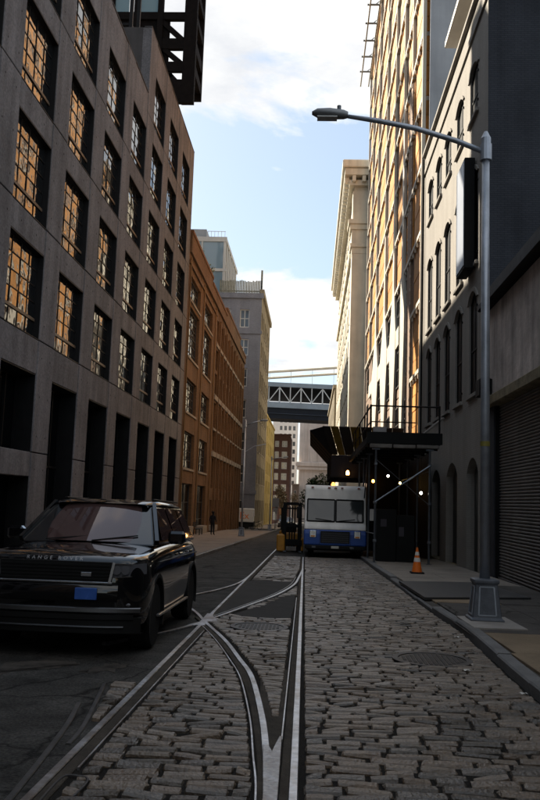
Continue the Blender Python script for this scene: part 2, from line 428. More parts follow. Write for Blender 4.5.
# asphalt patches between the rails
def slab_poly(name, pts, z0, z1, m, parent=None, kind='structure', sl=True):
    b = MB(); n = len(pts)
    b.add([(x, y, g(y)+z0) for x, y in pts] + [(x, y, g(y)+z1) for x, y in pts],
          [tuple(range(n, 2*n))] + [(i, (i+1) % n, n+(i+1) % n, n+i) for i in range(n)])
    o = b.build(name, m, parent)
    if not parent: tag(o, kind=kind)
    return o
PATCH = [(-1.50, 13.7), (-.98, 15.3), (-.58, 17.6), (-.33, 20.4), (-.30, 21.6), (-.75, 21.5), (-1.1, 21.9), (-1.52, 21.2)]
PATCH2 = [(-1.22, 14.0), (-.85, 13.55), (-.28, 13.6), (-.25, 16.3), (-.29, 18.2), (-.50, 17.6), (-.92, 15.3)]
slab_poly('road_patch', PATCH, -.02, .030, asphalt2)
slab_poly('road_patch', PATCH2, -.02, .029, asphalt2)
slab_poly('road_patch', [(-1.58, 36), (-.2, 35.4), (-.2, 40), (-1.62, 60), (-1.64, 60)], -.02, .02, asphalt)
slab_poly('groove_fill', [(-.262, 6.10), (-.222, 5.96), (-.18, 6.36), (-.165, 7.2), (-.175, 8.4), (-.20, 9.2), (-.46, 8.6), (-.40, 7.6), (-.33, 6.95)], 0, .021, dirt)
# worn concrete scabs showing through the asphalt beside the car
for pts in ([(-3.25, 8.3), (-3.15, 9.0), (-2.75, 9.3), (-2.42, 9.1), (-2.62, 8.8), (-2.95, 8.65), (-3.05, 8.2)],
            [(-2.30, 8.75), (-2.10, 9.25), (-1.92, 9.15), (-1.98, 8.85), (-2.2, 8.6)],
            [(-3.3, 7.4), (-2.9, 7.9), (-2.8, 7.7), (-3.1, 7.2)]):
    fine_ = []
    for i, (xa, ya) in enumerate(pts):
        xb, yb = pts[(i+1) % len(pts)]
        for q in range(7): fine_.append((xa+(xb-xa)*q/7+random.gauss(0, .028), ya+(yb-ya)*q/7+random.gauss(0, .05)))
    slab_poly('worn_patch', fine_, -.01, .0045, mat('worn_concrete', (.06, .052, .045), .88, var=.6, vscale=5, bump=.3, bscale=60))

# ------------------------------------------------------------------ cobblestones
def inside(poly, x, y):
    c = False; j = len(poly)-1
    for i in range(len(poly)):
        xi, yi = poly[i]; xj, yj = poly[j]
        if (yi > y) != (yj > y) and x < (xj-xi)*(y-yi)/(yj-yi)+xi: c = not c
        j = i
    return c
def xat(pts, y):
    for (xa, ya), (xb, yb) in zip(pts[:-1], pts[1:]):
        if min(ya, yb) <= y <= max(ya, yb) and ya != yb: return xa+(xb-xa)*(y-ya)/(yb-ya)
    return None
KERB = smooth([(2.15, -8), (2.15, 2), (2.17, 8.08), (2.32, 12.6), (2.26, 15.5), (2.24, 22.9), (2.18, 31), (2.2, 60)], 10)
stones = []      # cx, cy, lx, ly
y = 3.55
while y < 35.5:
    pitch = random.uniform(.122, .146)
    cuts = [(xRR(y)-.135 if 6.2 < y < 17.5 else xRR(y)-.09, xRR(y)+.055), (xRL(y)-.05, xRL(y)+(.15 if y < 12.5 else .09))]
    for P_, w0, w1 in ((Bpts, .045, .045), (Cr, .05, .045), (Cl, .045, .045)):
        xx = xat(P_, y)
        if xx is not None:
            sk = .05 if P_ is not Bpts else .03
            cuts.append((xx-w0-sk, xx+w1+sk))
    xx = xat(Bg, y)
    if xx is not None: cuts.append((xx-.02, (xat(Bpts, y) or xx)+.04))
    if y < 6.35: cuts.append((-.30, 0))
    cuts.sort()
    kx = xat(KERB, y) or 2.2
    lo = -1.48; spans = []
    if 6.5 < y < 8.0: lo = -1.66 - .12*(y-6.5)
    for a, b_ in cuts:
        if a > lo: spans.append((lo, a))
        lo = max(lo, b_)
    spans.append((lo, kx-.03))
    for a, b_ in spans:
        if b_-a < .07: continue
        x = a
        first = True
        while x < b_-.05:
            L_ = random.uniform(.19, .38)
            if first: L_ *= random.uniform(.4, 1); first = False
            if b_-x-L_ < .10: L_ = b_-x
            L_ = min(L_, b_-x)
            cxs, cys = x+L_/2, y + pitch/2 + random.uniform(-.003, .003) + .02*math.sin(x*1.3+y*.7)
            x += L_
            if inside(PATCH, cxs, cys) or inside(PATCH2, cxs, cys): continue
            if (cxs+.71)**2/.40**2 + (cys-12.5)**2/.42**2 < 1: continue
            if (cxs-1.48)**2/.45**2 + (cys-10.2)**2/.46**2 < 1: continue
            if 21 < y < 23 and a < -.3 and random.random() < .3: continue
            stones.append((cxs, cys, L_-random.uniform(.014, .030), pitch-random.uniform(.034, .048)))
    y += pitch
def stone_verts(lx, ly, h, seed, nx=4, ny=3):
    r_ = np.random.default_rng(seed)
    rows = []
    us = [-1, -.92, 0, .92, 1] if nx == 4 else [-1, -.9, .9, 1]
    vs2 = [-1, -.68, .68, 1]
    tilt = r_.normal(0, .005, 2); sk = r_.normal(0, .10)
    for v in vs2:
        row = []
        for u in us:
            e = max(abs(u), abs(v)) >= .999
            corner = abs(u) > .99 and abs(v) > .99
            x = u*lx/2*(.97 if corner else 1) + r_.normal(0, .004); yy = v*ly/2*(.92 if corner else 1) + r_.normal(0, .003)
            z = h + (-.014 if e else 0) - (.006 if corner else 0) + r_.normal(0, .0022) + tilt[0]*u + tilt[1]*v*.7
            row.append((x + sk*yy*.2, yy, z))
        rows.append(row)
    return rows
def stone_mesh_lists(rows, zb):
    n = len(rows[0]); m_ = len(rows)
    vv = [p for r_ in rows for p in r_]; ff = []
    for i in range(m_-1):
        for j in range(n-1): ff.append((i*n+j, i*n+j+1, (i+1)*n+j+1, (i+1)*n+j))
    ring = list(range(n)) + [(i+1)*n-1 for i in range(1, m_)] + [(m_-1)*n+j for j in range(n-2, -1, -1)] + [i*n for i in range(m_-2, 0, -1)]
    base = len(vv); vv += [(vv[k][0]*1.0, vv[k][1], zb) for k in ring]
    for k in range(len(ring)):
        k2 = (k+1) % len(ring)
        ff.append((ring[k], base+k, base+k2, ring[k2]))
    return vv, ff
order = sorted(range(len(stones)), key=lambda k: stones[k][1] - .12*stones[k][2])
near = set([k for k in order if stones[k][1] > 4.75][:300])
paving = empty('cobble_paving', (0.5, 5, g(5)), label=None); paving['kind'] = 'structure'
variants = []
for q in range(14):
    vv, ff = stone_mesh_lists(stone_verts(.30, .155, .034, 100+q), 0)
    b = MB().add(vv, ff); me = b.mesh('cobblestone', fix=False); me.materials.append(cobble)
    variants.append(me)
rest = MB(); k2 = 0
V = []; F = []
for k, (cx_, cy_, lx, ly) in enumerate(stones):
    dz = random.uniform(-.006, .007)
    if k in near:
        link('cobblestone', variants[random.randrange(14)], cobble, paving, loc=(cx_, cy_, g(cy_)+dz), rot=(random.gauss(0, .015)-SL, random.gauss(0, .02), random.gauss(0, .012) + (math.pi if random.random() < .5 else 0)), scale=(lx/.30, ly/.155, 1))
    else:
        rows = stone_verts(lx, ly, .034+dz, 1000+k) if cy_ < 14 else stone_verts(lx, ly, .034+dz, 1000+k, 3, 3)
        vv, ff = stone_mesh_lists(rows, 0); n0 = len(V)
        a = random.gauss(0, .014); ca, sa = math.cos(a), math.sin(a)
        V += [(cx_+px*ca-py*sa, cy_+px*sa+py*ca, pz+g(cy_+py)) for px, py, pz in vv]
        F += [tuple(i+n0 for i in q) for q in ff]
rest.v = V; rest.f = F
o = rest.build('cobblestones', cobble, paving, fix=False); o['kind'] = 'stuff'

# manhole covers
def manhole(x, y, r, label):
    z = g(y)
    e = empty('manhole_cover', (x, y, z), label=label, cat='manhole', group='manhole covers in the cobbles')
    MB().lathe([(r+.07, 0), (r+.07, .042), (r, .042), (r, .030), (0.01, .030)], 36, (x, y, z)).build('rim', steel_dk, e)
    b = MB().lathe([(r-.012, .01), (r-.012, .0355), (0.005, .0355)], 36, (x, y, z))
    b.build('lid', mat('iron_lid', (.05, .046, .042), .5, metal=.6, var=.3, vscale=8), e)
    b = MB()
    kx_ = int(r/.055)
    for i in range(-kx_, kx_+1):
        for j in range(-kx_, kx_+1):
            px, py = i*.055, j*.055
            if px*px+py*py < (r-.05)**2: b.box(x+px-.018, x+px+.018, y+py-.018, y+py+.018, z+.0355, z+.042)
    b.build('tread_studs', steel_dk, e)['kind'] = 'stuff'
manhole(1.48, 10.2, .40, 'round iron manhole cover in the cobbles near the right kerb')
manhole(-.71, 12.5, .36, 'round iron manhole cover between the rails beside the crossing')

# ------------------------------------------------------------------ kerbs and pavements
kerb = empty('kerb', (2.2, 10, g(10))); kerb['kind'] = 'structure'
yk = 3.0
kp = KERB
while yk < 46:
    L_ = random.uniform(1.5, 2.3); ye = yk+L_-.012
    h = .14 if not (15.2 < yk < 22) else .085
    if 12.6 < yk < 15.3: h = .12
    dz = random.uniform(-.012, .012)
    b = MB()
    pts = [(xat(kp, yy)+.09, yy) for yy in (yk, (yk+ye)/2, ye)]
    ribbon(pts, .18, -.1, h+dz, b, ch=.018)
    b.build('kerb_stone', granite, kerb)
    yk += L_
rw = empty('sidewalk', (3.8, 14, g(14))); rw['kind'] = 'structure'
sheet('sidewalk_base', 2.3, 5.5, [-20, 0, 10, 20, 30, 60, 95], .095, pave_dk)
def slab(x0, x1, y0, y1, m, parent, top=.13, gap=.008):
    dz = random.uniform(-.006, .006); b = MB()
    c = .006
    pts = [(x0+gap, y0+gap), (x1-gap, y0+gap), (x1-gap, y1-gap), (x0+gap, y1-gap)]
    b.add([(x, y, g(y)+.06) for x, y in pts] + [(x, y, g(y)+top+dz-c) for x, y in pts] +
          [(x+(c if i in (0, 3) else -c), y+(c if i < 2 else -c), g(y)+top+dz) for i, (x, y) in enumerate(pts)],
          [(8, 9, 10, 11)] + [(4+i, 4+(i+1) % 4, 8+(i+1) % 4, 8+i) for i in range(4)] + [(i, (i+1) % 4, 4+(i+1) % 4, 4+i) for i in range(4)])
    return b.build('paving_slab', m, parent)
yy = 2.0
rowh = [1.6, 1.6, 1.7, 1.6, 1.85, 1.85, 2.0, 2.3, 1.7, 1.7, 1.7, 1.8, 1.8, 1.8, 1.8, 1.8, 1.8, 1.8, 1.8]
for i, h in enumerate(rowh):
    xs = [max(xat(kp, yy), xat(kp, yy+h))+.185, 3.75, 5.38] if i % 2 else [max(xat(kp, yy), xat(kp, yy+h))+.185, 3.72, 5.38]
    for x0, x1 in zip(xs[:-1], xs[1:]):
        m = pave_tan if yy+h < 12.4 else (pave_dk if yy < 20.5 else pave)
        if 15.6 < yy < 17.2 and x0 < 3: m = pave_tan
        top = .13
        slab(x0, x1, yy, yy+h, m, rw, top)
    yy += h
slab_poly('lamp_pad', [(2.42, 12.5), (3.2, 12.55), (3.22, 14.1), (2.42, 14.0)], .1, .150, mat('pad_concrete', (.33, .30, .27), .85, var=.15, vscale=3, bump=.2, bscale=60), rw)
pl = slab_poly('steel_plate', [(2.30, 16.9), (4.6, 17.8), (4.45, 21.9), (2.25, 21.3)], .12, .175, mat('road_plate', (.045, .043, .042), .6, metal=.2, var=.3, vscale=2, bump=.2, bscale=60), None, None)
tag(pl, 'dark steel road plate lying on the right pavement before the cone', 'steel plate')

lw = empty('left_sidewalk', (-7, 40, g(40))); lw['kind'] = 'structure'
sheet('left_sidewalk_base', -9.7, -4.35, [-20, 20, 40, 60, 80, 107.5], .09, pave_dk)
pave_l = mat('sidewalk_left', (.23, .185, .15), .88, var=.22, vscale=.8, bump=.25, bscale=50, fine=.12, fscale=40)
yy = 16.
while yy < 90:
    h = 1.75 if yy < 60 else 3.5
    for x0, x1 in ((-9.2, -7.55), (-7.55, -5.95), (-5.95, -4.36)):
        slab(x0, x1, yy, yy+h, pave_l, lw, .135)
    yy += h
kl = empty('left_kerb', (-4.2, 40, g(40))); kl['kind'] = 'structure'
yk = 8.
while yk < 106:
    L_ = 2.4 if yk < 60 else 6
    ribbon([(-4.27, yk), (-4.27, yk+L_-.012)], .17, -.1, .14+random.uniform(-.008, .008), MB(), .02).build('kerb_stone', granite, kl)
    yk += L_
ribbon([(-4.175, 20+i*2) for i in range(14)], .03, -.0, .150, MB(), .008).build('steel_edge', steel, kl)

# ------------------------------------------------------------------ left: concrete building
XF = -9.25
PITCH, PW, Y0P = 4.88, 1.65, 26.99
SILL = [6.70 + 3.82*j for j in range(5)]
OPH = 2.90
L1 = empty('concrete_building', (XF, 20, g(20)), label='grey exposed concrete building with deep square windows, nearest on the left', cat='building')
def box_mesh(name, sx_, sy_, sz_, m, b=.018):
    mb = MB().cbox(-sx_/2, sx_/2, -sy_/2, sy_/2, -sz_/2, sz_/2, b); me = mb.mesh(name); me.materials.append(m); return me
def yp(k): return Y0P + PITCH*k
K0, K1 = -7, 6
def cpanel(name, x0, x1, y0, y1, z0, z1, m=None, b=.018, parent=None):
    return MB().cbox(x0, x1, y0, y1, z0, z1, b).build(name, m or concrete, parent or L1)
_pm = {}
def shared_panel(name, x0, x1, y0, y1, z0, z1, m, parent, b=.018):
    key = (name, round(x1-x0, 3), round(y1-y0, 3), round(z1-z0, 3), m.name, parent.name)
    if key not in _pm: _pm[key] = box_mesh(name, x1-x0, y1-y0, z1-z0, m, b)
    return link(name, _pm[key], m, parent, loc=((x0+x1)/2, (y0+y1)/2, (z0+z1)/2))
J = .034
holes = MB()
for k in range(K0, K1+1):
    y0, y1 = yp(k), yp(k)+PW
    nfl = 5 if k >= 3 else 4
    zs = [-1.6, 2.95] + SILL[:nfl] + [26.76 if k >= 3 else 23.0]
    for a, b_ in zip(zs[:-1], zs[1:]):
        shared_panel('pillar_panel', XF-.5, XF, y0, y1, a+J/2, b_-J/2, concrete, L1)
        for zz in (a+.55, (a+b_)/2, b_-.55):
            for yy in (y0+.38, y1-.38):
                if k >= -3: holes.lathe([(.038, 0), (.030, .004)], 6, (XF, yy, zz), 'x')
    if k < K1:
        oy0, oy1 = y1, yp(k+1)
        nf = 5 if k >= 3 else 4
        shared_panel('spandrel_panel', XF-.48, XF-.025, oy0+.006, oy1-.006, 5.55, SILL[0]-.01, concrete, L1)
        for j in range(1, nf):
            shared_panel('spandrel_panel', XF-.48, XF-.025, oy0+.006, oy1-.006, SILL[j-1]+OPH, SILL[j]-.01, concrete, L1)
            if k >= -2:
                for yy in (oy0+.9, oy1-.9): holes.lathe([(.038, 0), (.030, .004)], 6, (XF-.025, yy, SILL[j]-.46), 'x')
        shared_panel('parapet_panel', XF-.48, XF-.025, oy0+.006, oy1-.006, SILL[nf-1]+OPH, (26.76 if k >= 3 else 23.0)-.012, concrete, L1)
        if k == -1:
            cpanel('transom_panel', XF-.48, XF-.03, oy0+.006, oy1-.006, 2.15, 2.95)
o = holes.build('tie_holes', mat('tie_hole', (.035, .032, .03), .9), L1); o['kind'] = 'stuff'
# masses behind the facade, floors, roofs, the side wall of the taller wing
MB().box(XF-.5-16, XF-.78, yp(K0)-2, yp(3)+.05, -2.4, 22.2).build('core', bronze, L1)
MB().box(XF-.5-16, XF-.78, yp(3)+.3, yp(6)+PW-.3, -2.4, 25.9).build('core', bronze, L1)
cpanel('side_wall', XF-14, XF-.5, yp(3), yp(3)+.28, 22.2, 26.76, concrete_side)
cpanel('side_wall', XF-14, XF-.5, yp(6)+PW-.28, yp(6)+PW, -2.4, 26.76, concrete_side)
cpanel('parapet_coping', XF-.42, XF+.012, yp(K0), yp(3)-.01, 22.99, 23.06, concrete_side)
cpanel('parapet_coping', XF-.42, XF+.012, yp(3)-.02, yp(6)+PW+.01, 26.75, 26.82, concrete_side)
MB().box(XF-14, XF-3.3, yp(K0), 47.2, 22.2, 30.6).build('penthouse', concrete_side, L1)  # unseen setback block, added to keep the sun off the shutter building
WT = empty('water_tank', (-12.2, 46, 26), label='round wooden water tank on legs on the roof of the concrete building', cat='water tank')
twd = mat('tank_wood', (.14, .10, .07), .9, var=.3, vscale=2, streak=.3)
MB().lathe([(1.25, 33.6), (1.25, 38.2)], 24, (-12.2, 46, 0)).build('tank', twd, WT)
MB().lathe([(1.4, 38.2), (.05, 39.6)], 24, (-12.2, 46, 0)).build('roof', twd, WT)
for dx in (-.9, .9):
    for dy in (-.9, .9): MB().bar((-12.2+dx, 46+dy, 25.9), (-12.2+dx, 46+dy, 33.6), .2).build('leg', bronze, WT)
for zz in (29, 33.4):
    for dx in (-.9, .9): MB().bar((-12.2+dx, 45.1, zz), (-12.2+dx, 46.9, zz), .15).build('brace', bronze, WT)
    for dy in (-.9, .9): MB().bar((-13.1, 46+dy, zz), (-11.3, 46+dy, zz), .15).build('brace', bronze, WT)
# windows
WW = PITCH-PW
COLS = 4
ROWS = [(.0, .60), (.70, 1.24), (1.24, 1.78), (1.78, 2.32), (2.32, 2.84)]
def l1_window_mesh():
    b = MB(); xg = -.23
    # metal lining of the opening
    b.box(-.40, -.03, 0.0, .035, 0, OPH); b.box(-.40, -.03, WW-.035, WW, 0, OPH)
    b.box(-.40, -.03, .035, WW-.035, OPH-.04, OPH); b.box(-.40, -.02, .035, WW-.035, 0, .03)
    for i in range(COLS+1):
        yy = .035 + (WW-.07)*i/COLS; w = .06 if i in (0, COLS) else (.055 if i == 2 else .036)
        b.box(xg-.012, xg+.014, max(.035, yy-w/2), min(WW-.035, yy+w/2), .03, OPH-.04)
    for (z0, z1) in ROWS[1:]:
        b.box(xg-.012, xg+.012, .06, WW-.06, z1-.018+.02, z1+.018+.02)
    me = b.mesh('window'); me.materials.append(bronze); return me
wme = l1_window_mesh()
tme = MB().box(xg0 := -.25, -.19, .05, WW-.05, .62, .72).mesh('transom'); tme.materials.append(bronze_hi)
pw = (WW-.07)/COLS
pane_me = {}
def pane_mesh(h):
    if h not in pane_me:
        me = MB().quad((0, -pw/2+.012, -h/2), (0, pw/2-.012, -h/2), (0, pw/2-.012, h/2), (0, -pw/2+.012, h/2)).mesh('pane', fix=False)
        me.materials.append(glass); pane_me[h] = me
    return pane_me[h]
shade_m = mat('roller_blind', (.34, .30, .25), .9, var=.1, vscale=3)
npane = 0
for k in range(-3, K1):
    nf = 5 if k >= 3 else 4
    for j in range(nf):
        ly, lz = yp(k)+PW, SILL[j]
        w = link('window', wme, bronze, L1, loc=(XF, ly, lz))
        link('transom', tme, bronze_hi, w, loc=(XF, ly, lz))
        single = k in (-1, 0, 1) and j <= 3
        bmulti = MB()
        for r_, (z0, z1) in enumerate(ROWS):
            for c in range(COLS):
                yc, zc_ = ly+.035+pw*(c+.5), lz+.02+(z0+z1)/2
                if single:
                    link('pane', pane_mesh(round(z1-z0-.02, 3)), glass, w, loc=(XF-.235, yc, zc_), rot=(0, random.gauss(0, .009), random.gauss(0, .010)))
                else:
                    a, e_ = random.gauss(0, .011), random.gauss(0, .01)
                    hy, hz = pw/2-.012, (z1-z0)/2-.01
                    bmulti.quad(*[(XF-.235 + u*hy*a + v*hz*e_, yc+u*hy, zc_+v*hz) for u, v in ((-1, -1), (1, -1), (1, 1), (-1, 1))])
        if bmulti.v: bmulti.build('panes', glass, w, fix=False)
# ground floor: dark recessed shop fronts
for k in range(K0, K1):
    oy0, oy1 = yp(k)+PW, yp(k+1)
    b = MB(); b.box(XF-.78, XF-.70, oy0, oy1, -1.6, 5.55)
    sf = b.build('shop_front', black_metal, L1)
    b = MB()
    for i in range(4):
        yy = oy0+.04+(WW-.08)*i/3; b.box(XF-.70, XF-.62, yy-.035, yy+.035, -1.6, 5.5)
    for zz in (-.5, 2.6, 5.46): b.box(XF-.70, XF-.63, oy0, oy1, zz-.04, zz+.04)
    for yj in (oy0, oy1-.03): b.box(XF-.70, XF-.05, yj, yj+.03, -1.6, 5.53)
    b.box(XF-.70, XF-.05, oy0+.03, oy1-.03, 5.51, 5.545)
    b.build('mullions', black_metal, sf)
    MB().quad((XF-.69, oy0, -1.2), (XF-.69, oy1, -1.2), (XF-.69, oy1, 5.4), (XF-.69, oy0, 5.4)).build('pane', glass_dk, sf, fix=False)

# rooftop steel frame seen over the taller wing
trs_m = mat('rust_black_steel', (.006, .005, .0048), .8, var=.35, vscale=2, spec=.05)
RT = empty('rooftop_steel_frame', (-14.5, 71, 20), label='black steel truss frame with glazing high above the concrete building', cat='steel frame')
b = MB()
XA, XB, YA, YB, ZA, ZT = -19.5, -11.6, 70.5, 75.5, 37.0, 52.0
for xx in (XA, -17.2, -15.0): b.box(xx-.25, xx+.25, YA, YA+.5, 20.0 if xx < -16 else ZA, ZT)
for xx in (XA, -16.4): b.box(xx-.25, xx+.25, YB-.5, YB, 20.0, ZT)
b.build('column', trs_m, RT)
MB().box(-12.75, XB, YA+.02, YA+.6, ZA, ZT).build('column', trs_m, RT)
MB().box(-12.4, XB-.02, YB-.5, YB-.02, ZA+2.5, ZT).build('column', trs_m, RT)
for (z0, z1) in ((ZA, 39.2), (40.0, 40.9), (42.15, 43.15), (45.0, 45.7), (47.6, 48.3), (50.5, 51.2)):
    MB().box(-15.0 if z0 < 44 else XA, -12.72, YA+.05, YA+.5, z0, z1).build('beam', trs_m, RT)
    if z0 > 38: MB().box(XB-.45, XB-.05, YA+.55, YB-.5, z0, min(z1, z0+1.0)).build('beam', trs_m, RT)
for (xa, za, xb, zb) in ((-13.9, 39.7, -12.8, 38.5), (-14.6, 42.2, -12.8, 40.7), (-14.9, 44.9, -12.9, 43.1), (-15, 38.4, -13.7, 39.8)):
    MB().bar((xa, YA+.25, za), (xb, YA+.25, zb), .3, .45).build('brace', trs_m, RT)
for i, xx in enumerate((-18.9, -16.2)):
    p = MB().box(xx-.95, xx+.95, YA+.2, YA+.24, 45.8, 47.5).build('glazing', glass_mat('roof_glazing', (.12, .18, .2), .05, 1.5), RT)
MB().box(XA, -14.1, YA+.3, YA+.4, 38, 45.2).build('infill_panel', trs_m, RT)
def leaf_cloud(n, blobs, size, seed, up=.5):
    r_ = np.random.default_rng(seed); b = MB()
    for i in range(n):
        c, rad = blobs[r_.integers(len(blobs))]
        d = r_.normal(0, 1, 3); d /= np.linalg.norm(d); rr = r_.random()**.45
        p = np.array(c) + d*np.array(rad)*rr
        s = size*(.6+.8*r_.random())
        a = r_.normal(0, 1, 3); a /= np.linalg.norm(a); bb = np.cross(a, r_.normal(0, 1, 3)); bb /= np.linalg.norm(bb)
        b.add([p-a*s-bb*s*.15, p-bb*s*.45, p+a*s, p+bb*s*.45], [(0, 1, 2, 3)])
    return b
leafm = mat('foliage', (.035, .055, .018), .6, var=.45, vscale=3, isl=.45, spec=.3)
leafm2 = mat('foliage_autumn', (.12, .10, .03), .6, var=.4, vscale=3, isl=.4, spec=.3)
rp = empty('roof_shrub', (-10.3, 47, 26), label='dark green shrub growing over the parapet of the concrete building', cat='shrub')
leaf_cloud(700, [((-10.3, 45.2, 26.9), (.5, 1.0, .6)), ((-10.3, 47.2, 27.1), (.5, 1.3, .7)), ((-10.3, 43.6, 26.8), (.4, .6, .4))], .16, 3).build('foliage', leafm, rp, fix=False)
MB().tube([(-10.4, 46, 25.9), (-10.3, 46.2, 27)], .04, 6).build('stem', trs_m, rp)

# ------------------------------------------------------------------ generic facade pieces
def rect_window(parent, face, at, a0, a1, z0, z1, cols, rows, fm, gm, out=1, t=.06, bar=.03, sill=None, depth=.12, tilt=.010):
    """window in a wall whose face lies at `at` on axis `face`; out = +1/-1 outward sign; glass set `depth` behind the face"""
    def bx(b, d0, d1, u0, u1, w0, w1):
        p0, p1 = at - out*d0, at - out*d1
        if face == 'x': b.box(p0, p1, u0, u1, w0, w1)
        else: b.box(u0, u1, p0, p1, w0, w1)
    b = MB()
    bx(b, depth-.05, depth+.06, a0, a0+t, z0, z1); bx(b, depth-.05, depth+.06, a1-t, a1, z0, z1)
    bx(b, depth-.05, depth+.06, a0+t, a1-t, z1-t, z1); bx(b, depth-.05, depth+.06, a0+t, a1-t, z0, z0+t)
    for i in range(1, cols):
        u = a0+(a1-a0)*i/cols; bx(b, depth-.03, depth+.03, u-bar/2, u+bar/2, z0+t, z1-t)
    for i in range(1, rows):
        u = z0+(z1-z0)*i/rows; bx(b, depth-.03, depth+.035, a0+t, a1-t, u-bar/2, u+bar/2)
    w = b.build('window', fm, parent)
    b = MB()
    for i in range(cols):
        for j in range(rows):
            u0, u1 = a0+(a1-a0)*i/cols, a0+(a1-a0)*(i+1)/cols; w0, w1 = z0+(z1-z0)*j/rows, z0+(z1-z0)*(j+1)/rows
            ta, tb_ = random.gauss(0, tilt), random.gauss(0, tilt)
            q = []
            for s1, s2 in ((-1, -1), (1, -1), (1, 1), (-1, 1)):
                u = (u0+u1)/2+s1*(u1-u0)/2; v = (w0+w1)/2+s2*(w1-w0)/2
                d = at - out*(depth+.01) + s1*(u1-u0)/2*ta + s2*(w1-w0)/2*tb_
                q.append((d, u, v) if face == 'x' else (u, d, v))
            b.quad(*q)
    b.build('panes', gm, w, fix=False)
    if sill:
        b = MB(); bx(b, -.07, .12, a0-.12, a1+.12, z0-.16, z0-.002); b.build('sill', sill, w)
    return w
def openings_wall(parent, face, at, thick, out, spans, zbands, m, a0, a1, zb, zt, names=('pier', 'spandrel')):
    """masonry with a regular grid of openings: piers run full height, spandrels fill between openings"""
    def bx(u0, u1, w0, w1, nm, d0=0.):
        b = MB(); p0, p1 = at-out*d0, at-out*thick
        if face == 'x': b.box(p0, p1, u0, u1, w0, w1)
        else: b.box(u0, u1, p0, p1, w0, w1)
        return b.build(nm, m, parent)
    e = [a0] + [v for s_ in spans for v in s_] + [a1]
    for i in range(0, len(e), 2):
        if e[i+1]-e[i] > .01: bx(e[i], e[i+1], zb, zt, names[0])
    for (u0, u1) in spans:
        zz = [zb] + [v for s_ in zbands for v in s_] + [zt]
        for i in range(0, len(zz), 2):
            if zz[i+1]-zz[i] > .01: bx(u0, u1, zz[i], zz[i+1], names[1], .035)

# ------------------------------------------------------------------ left: red brick building
brick = brick_mat('red_brick', (.165, .086, .040), (.112, .059, .029), (.10, .066, .042), axis='x', streak=.3)
stone_l = mat('sill_stone', (.27, .23, .19), .85, var=.2, vscale=2, streak=.2)
L2 = empty('brick_building', (XF, 82, g(82)), label='long orange-red brick warehouse with multi-pane windows behind the concrete building', cat='building')
gl2 = glass_mat('warehouse_glass', (.02, .018, .015), .06, 1.8, .12, 1.2)
darkfr = mat('window_paint', (.035, .03, .028), .6, var=.2)
bandsA = [(-2.4+.9, 2.68), (3.80, 6.48), (7.90, 10.40), (11.95, 15.70), (16.15, 17.98)]
spA = [(59.25, 64.6), (67.4, 72.7)]
openings_wall(L2, 'x', XF, .55, 1, spA, bandsA, brick, 57.95, 75.6, -3, 20.4)
for (a, b_) in spA:
    for (z0, z1), (c, r_) in zip(bandsA, ((2, 3), (4, 4), (4, 4), (4, 6), (4, 3))):
        rect_window(L2, 'x', XF, a, b_, z0, z1, c, r_, darkfr, gl2 if z0 > 0 else glass_dk, 1, .09, .05, stone_l if z0 > 0 else None, .3)
bandsB = [(-1.9, 1.5), (2.6, 5.35), (6.15, 7.85), (8.25, 10.55), (11.4, 13.3), (13.65, 15.55), (16.4, 18.4)]
spB = [(76.1+3.08*i, 76.1+3.08*i+1.85) for i in range(10)]
openings_wall(L2, 'x', XF+.01, .5, 1, spB, bandsB, brick, 75.6, 107.6, -3, 20.1)
for (a, b_) in spB:
    for (z0, z1) in bandsB:
        rect_window(L2, 'x', XF, a, b_, z0, z1, 2, 3, darkfr, gl2, 1, .07, .05, None, .28)
    MB().box(XF-.2, XF+.16, a-.35, b_+.35, 5.5, 5.95).build('stone_lintel', stone_l, L2)
    MB().box(XF-.2, XF+.10, a-.15, b_+.15, 7.93, 8.12).build('stone_sill', stone_l, L2)
    MB().box(XF-.2, XF+.14, a-.3, b_+.3, 10.75, 11.2).build('stone_lintel', stone_l, L2)
    MB().box(XF-.2, XF+.12, a-.2, b_+.2, 15.75, 16.05).build('stone_lintel', stone_l, L2)
    MB().box(XF-.05, XF+.14, b_+.35, b_+.85, -2, 18.6).build('pilaster', brick, L2)
for (a, b_, z) in ((57.95, 70.7, 20.95), (70.7, 83.1, 20.5), (83.1, 99.1, 21.15), (99.1, 107.6, 20.3)):
    MB().box(XF-.5, XF+.16, a, b_, 19.3, z-.25).build('parapet', brick, L2)
    MB().box(XF-.55, XF+.22, a, b_, z-.25, z).build('coping', mat('brick_coping', (.14, .07, .035), .9, var=.3), L2)
    for i in range(int((b_-a)/.8)):
        if b_-a > 12: continue
MB().box(XF-.02, XF+.10, 57.95, 75.6, 18.5, 18.75).build('brick_band', brick, L2)
for yy in (58.3, 66.0, 74.2):
    MB().tube([(XF+.1, yy, 19), (XF+.1, yy, -1)], .06, 6).build('downpipe', mat('copper_pipe', (.16, .085, .03), .6, metal=.4), L2)
MB().box(XF-18, XF-.56, 58, 107.55, -3, 19.6).build('core', darkfr, L2)
MB().box(XF-18, XF-.02, 107.5, 107.6, -3, 19.6).build('end_wall', brick, L2)
for yy in (61.5, 70, 78): MB().box(XF-.2, XF+.45, yy-1.4, yy+1.4, -1.3-.0, g(yy)+.75).build('loading_step', stone_l, L2)

